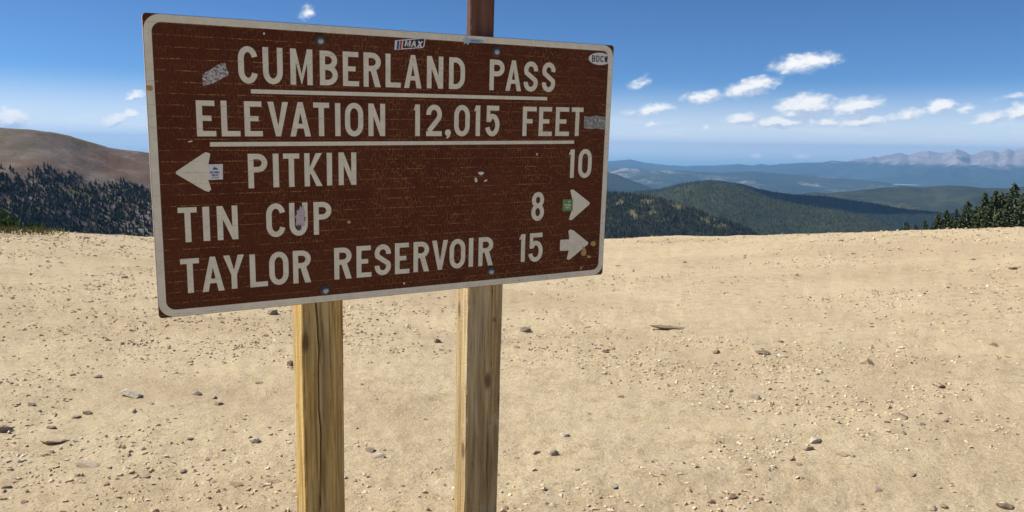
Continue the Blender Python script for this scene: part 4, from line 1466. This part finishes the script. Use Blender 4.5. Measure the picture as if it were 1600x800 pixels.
# dents with the paint knocked off, ochre splashes
for lab, polys, mt in (
        ('bare white chip beside a dent', [[(747, 268.6), (755, 268.4), (756, 271.4), (751, 274), (748, 272)], [(741.4, 278), (744, 277), (746.4, 284), (742, 284.6)], [(757, 281.6), (761, 280), (760.4, 282.8), (756, 284.4)]], M_stw),
        ('ochre paint splash by the lower right arrow', [[(922.8, 379), (925.4, 376.6), (929, 377), (931, 380), (929.4, 384), (925.6, 384.8), (922.6, 382)], [(910, 384.6), (913, 386), (915.6, 391), (916.2, 396.4), (913.4, 399.6), (909, 399.4), (907, 395.4), (909.6, 391)],
                                                          [(917.4, 398.4), (922.6, 400), (923, 402.4), (919, 403.4), (917, 401.4)], [(906.6, 417), (909.6, 416), (909, 420), (906, 421.6)]], M_ochre),
        ('ochre chip right of CUP', [[(542, 345.6), (546, 344.4), (548.6, 346.6), (546.4, 349.4), (542.6, 349)]], M_ochre),
        ('ochre patch on the left border', [[(228, 133), (238.5, 134), (238.8, 142), (229.6, 141.4)]], M_ochre),
        ('bright bare speck', [[(630, 441.4), (632.6, 441.2), (632.6, 444.4), (630.2, 444.4)], [(411, 51), (413.6, 50.6), (413.8, 54), (411.4, 54.4)], [(293.6, 220.8), (300.4, 219.4), (300.6, 221.2), (294, 222.6)], [(838, 239), (840, 239.4), (839.4, 243.4), (838.2, 243)]], M_stw)):
    for q in polys:
        F = Flat()
        F.poly(smooth_poly(P(*q), 1), 0.0016)
        F.build('paint_mark', [mt], panel, label=lab)

# bolts
M_steel = material('galvanised', lambda t, bs: (t.mix(t.noise(coords(t), 200, 3), (0.30, 0.30, 0.30), (0.48, 0.48, 0.47)), None), 0.4, 0.5)
M_steel.node_tree.nodes['Principled BSDF'].inputs['Metallic'].default_value = 0.7
M_rubber = flat('dark_washer', (0.06, 0.055, 0.05), 0.6)


def lathe(profile, n, name, mat):
    bm = bmesh.new()
    rings = []
    for r, y in profile:
        rings.append([bm.verts.new((r * math.cos(i / n * 6.2832), y, r * math.sin(i / n * 6.2832))) for i in range(n)])
    for a, b in zip(rings, rings[1:]):
        for i in range(n):
            bm.faces.new((a[i], a[(i + 1) % n], b[(i + 1) % n], b[i]))
    bm.faces.new(rings[-1])
    bmesh.ops.recalc_face_normals(bm, faces=bm.faces)
    me = bpy.data.meshes.new(name)
    bm.to_mesh(me)
    bm.free()
    me.materials.append(mat)
    return me


bolt_me = lathe([(0.0125, -0.004), (0.0125, -0.009), (0.0105, -0.0125), (0.006, -0.0145), (0.001, -0.015)], 14, 'bolt', M_steel)
wash_me = lathe([(0.0215, 0.0), (0.0215, -0.003), (0.0195, -0.0042), (0.012, -0.0046)], 22, 'washer', M_rubber)
for x, y in ((500, 64), (775, 81), (508, 453.4), (766.4, 424)):
    u, v = uv(x, y)
    b_ = add('bolt', bolt_me, root)
    b_.location = (u, 0, v)
    add('washer', wash_me, b_)


# ---- posts
def wood(name, dark, light, grey, gamt):
    def b(t, bs):
        p = coords(t)
        s = t.node('ShaderNodeSeparateXYZ', {0: p})
        g = t.noise(t.map(p, (1, 1, 0.035)), 62, 5, 0.65, 0.6)
        g2 = t.noise(t.map(p, (1, 1, 0.10)), 14, 4, 0.6)
        saw = t.noise(t.map(p, (0.25, 0.25, 1), (0, 0, 0), (0, 0.35, 0)), 130, 2, 0.5)
        col = t.mix(t.step(g, 0.32, 0.68), dark, light)
        col = t.mix(t.math('MULTIPLY', t.step(g2, 0.42, 0.66), gamt), col, grey)
        col = t.mix(t.math('MULTIPLY', t.step(g, 0.42, 0.30), 0.55), col, tuple(c * 0.45 for c in dark))
        col = t.mix(t.math('MULTIPLY', t.step(t.noise(t.map(p, (1, 1, 0.5)), 21, 2, 0.4), 0.70, 0.76), 0.6), col, (0.07, 0.04, 0.02))
        band = t.noise(t.map(p, (1, 1, 0.07)), 17, 3, 0.5)
        col = t.mix(t.math('MULTIPLY', t.step(band, 0.48, 0.34), 0.4), col, tuple(c * 0.6 for c in dark))
        kn = t.node('ShaderNodeTexVoronoi', {'Scale': 1.0, 'Randomness': 1.0})
        t.l.new(t.map(p, (9, 9, 3.3)), kn.inputs['Vector'])
        kd = t.math('MULTIPLY_ADD', t.math('SUBTRACT', g, 0.5), 0.10, kn.outputs['Distance'])
        col = t.mix(t.math('MULTIPLY', t.step(kd, 0.20, 0.08), 0.75), col, (0.085, 0.045, 0.02))
        st_ = t.noise(p, 5, 5, 0.7)
        col = t.mix(t.math('MULTIPLY', t.step(st_, 0.56, 0.72), 0.5), col, grey)
        fine = t.noise(t.map(p, (1, 1, 0.02)), 170, 3, 0.6)
        col = t.mix(t.math('MULTIPLY', t.step(fine, 0.46, 0.30), 0.75), col, tuple(c * 0.4 for c in dark))
        h = t.math('ADD', t.math('ADD', g, fine), t.math('MULTIPLY', saw, 0.7))
        return col, t.bump(h, 0.8, 0.005)
    return material(name, b, 0.85, 0.2)


M_postl = wood('timber_yellow', (0.33, 0.19, 0.055), (0.64, 0.45, 0.165), (0.55, 0.46, 0.27), 0.6)
M_postr = wood('timber_grey', (0.34, 0.225, 0.10), (0.63, 0.47, 0.225), (0.60, 0.51, 0.34), 0.65)
M_upr = wood('upright_brown', (0.11, 0.045, 0.03), (0.18, 0.085, 0.055), (0.21, 0.12, 0.09), 0.4)


def post(name, u0, u1, y0, depth, z0, z1, mat, seed, crack=0.4, chamfer=0.0, cdepth=0.024, label=None):
    """rough sawn timber: worn edges, a drying crack that wanders down the front"""
    rng = random.Random(seed)
    nz = 90
    W_ = u1 - u0
    vs, fs = [], []
    rows = []
    for i in range(nz + 1):
        z = z0 + (z1 - z0) * i / nz
        nx = float(fbm(np.array(z * 2.3), 0.5, seed, 4)) * 0.11
        cw = crack + nx
        gap = 0.0034 + 0.0038 * max(0, float(vnoise(z * 3.1, 3.3, seed + 9)) + 0.4)
        cd = cdepth * min(1, max(0.15, 0.75 + 1.4 * float(vnoise(z * 1.7, 8.3, seed + 5))))
        e1 = 0.004 + 0.010 * abs(float(fbm(np.array(z * 14), 1.5, seed + 3, 3)))
        e2 = chamfer + 0.004 + (0.006 if chamfer else 0.003) * float(fbm(np.array(z * 5), 2.5, seed + 4, 3))
        e2 = max(e2, 0.003)
        wob = lambda k_: 0.0016 * float(vnoise(z * 9, k_ * 3.7, seed + 20))
        xs = [(u0, y0 + depth), (u0 + wob(1), y0 + depth * .5), (u0 + wob(2), y0 + e1), (u0 + e1, y0 + wob(3)), (u0 + W_ * cw * .5, y0 + wob(4)), (u0 + W_ * cw - gap, y0 + .0006),
              (u0 + W_ * cw, y0 + cd), (u0 + W_ * cw + gap, y0 + .0006), (u0 + W_ * (cw + .22), y0 + wob(5)), (u1 - e2, y0 + wob(6)), (u1, y0 + e2 * (0.8 if chamfer else 1)), (u1, y0 + depth)]
        rows.append(len(vs))
        vs += [(x, y, z) for x, y in xs]
    m_ = 12
    for i in range(nz):
        for j in range(m_):
            k_ = (j + 1) % m_
            fs.append((rows[i] + j, rows[i] + k_, rows[i + 1] + k_, rows[i + 1] + j))
    fs.append(tuple(rows[-1] + j for j in range(m_)))
    fs.append(tuple(rows[0] + j for j in range(m_ - 1, -1, -1)))
    me = bpy.data.meshes.new(name)
    me.from_pydata(vs, [], fs)
    me.materials.append(mat)
    o = add(name, me, root)
    if label:
        o['label'] = label
    return o


YF = TH + 0.001
ul0, ul1 = uv(474.5, 640, YF)[0], uv(541, 640, YF)[0]
ur0, ur1 = uv(729.5, 620, YF)[0], uv(781.3, 620, YF)[0]
post('post', ul0, ul1, YF, 0.14, -0.25, zc1 - 0.05, M_postl, 3, 0.34, 0.036, label='yellowish timber post with a long crack and a planed right edge')
post('post', ur0, ur1, YF, 0.115, -0.25, zc1 - 0.10, M_postr, 8, 0.66, 0.0, label='greyer timber post with a crack right of its middle')
uu0, uu1 = uv(735.5, 20, YF + .02)[0], uv(773, 20, YF + .02)[0]
post('upright', uu0, uu1, YF + .02, 0.035, zc1 - 0.099, zc1 + 0.75, M_upr, 12, 0.5, 0.0, 0.002, label='narrow dark brown upright rising above the sign')

# ------------------------------------------------------------------ air
hz = bpy.data.materials.new('haze_air')
hz.use_nodes = True
hn = NT(hz.node_tree)
hn.n.clear()
pv = hn.node('ShaderNodeVolumePrincipled', {'Color': (0.30, 0.60, 1.0, 1), 'Density': 0.000036, 'Anisotropy': 0.1})
ho = hn.node('ShaderNodeOutputMaterial')
hn.l.new(pv.outputs[0], ho.inputs['Volume'])
hb = 36000
bm = bmesh.new()
bmesh.ops.create_cube(bm, size=1.0, matrix=Matrix.Translation((0, 0, -280)) @ Matrix.Diagonal((2 * hb, 2 * hb, 1240, 1)))
hme = bpy.data.meshes.new('haze')
bm.to_mesh(hme)
bm.free()
hme.materials.append(hz)
add('haze', hme, kind='stuff', label='thin blue haze in the air over the valley', category='haze')
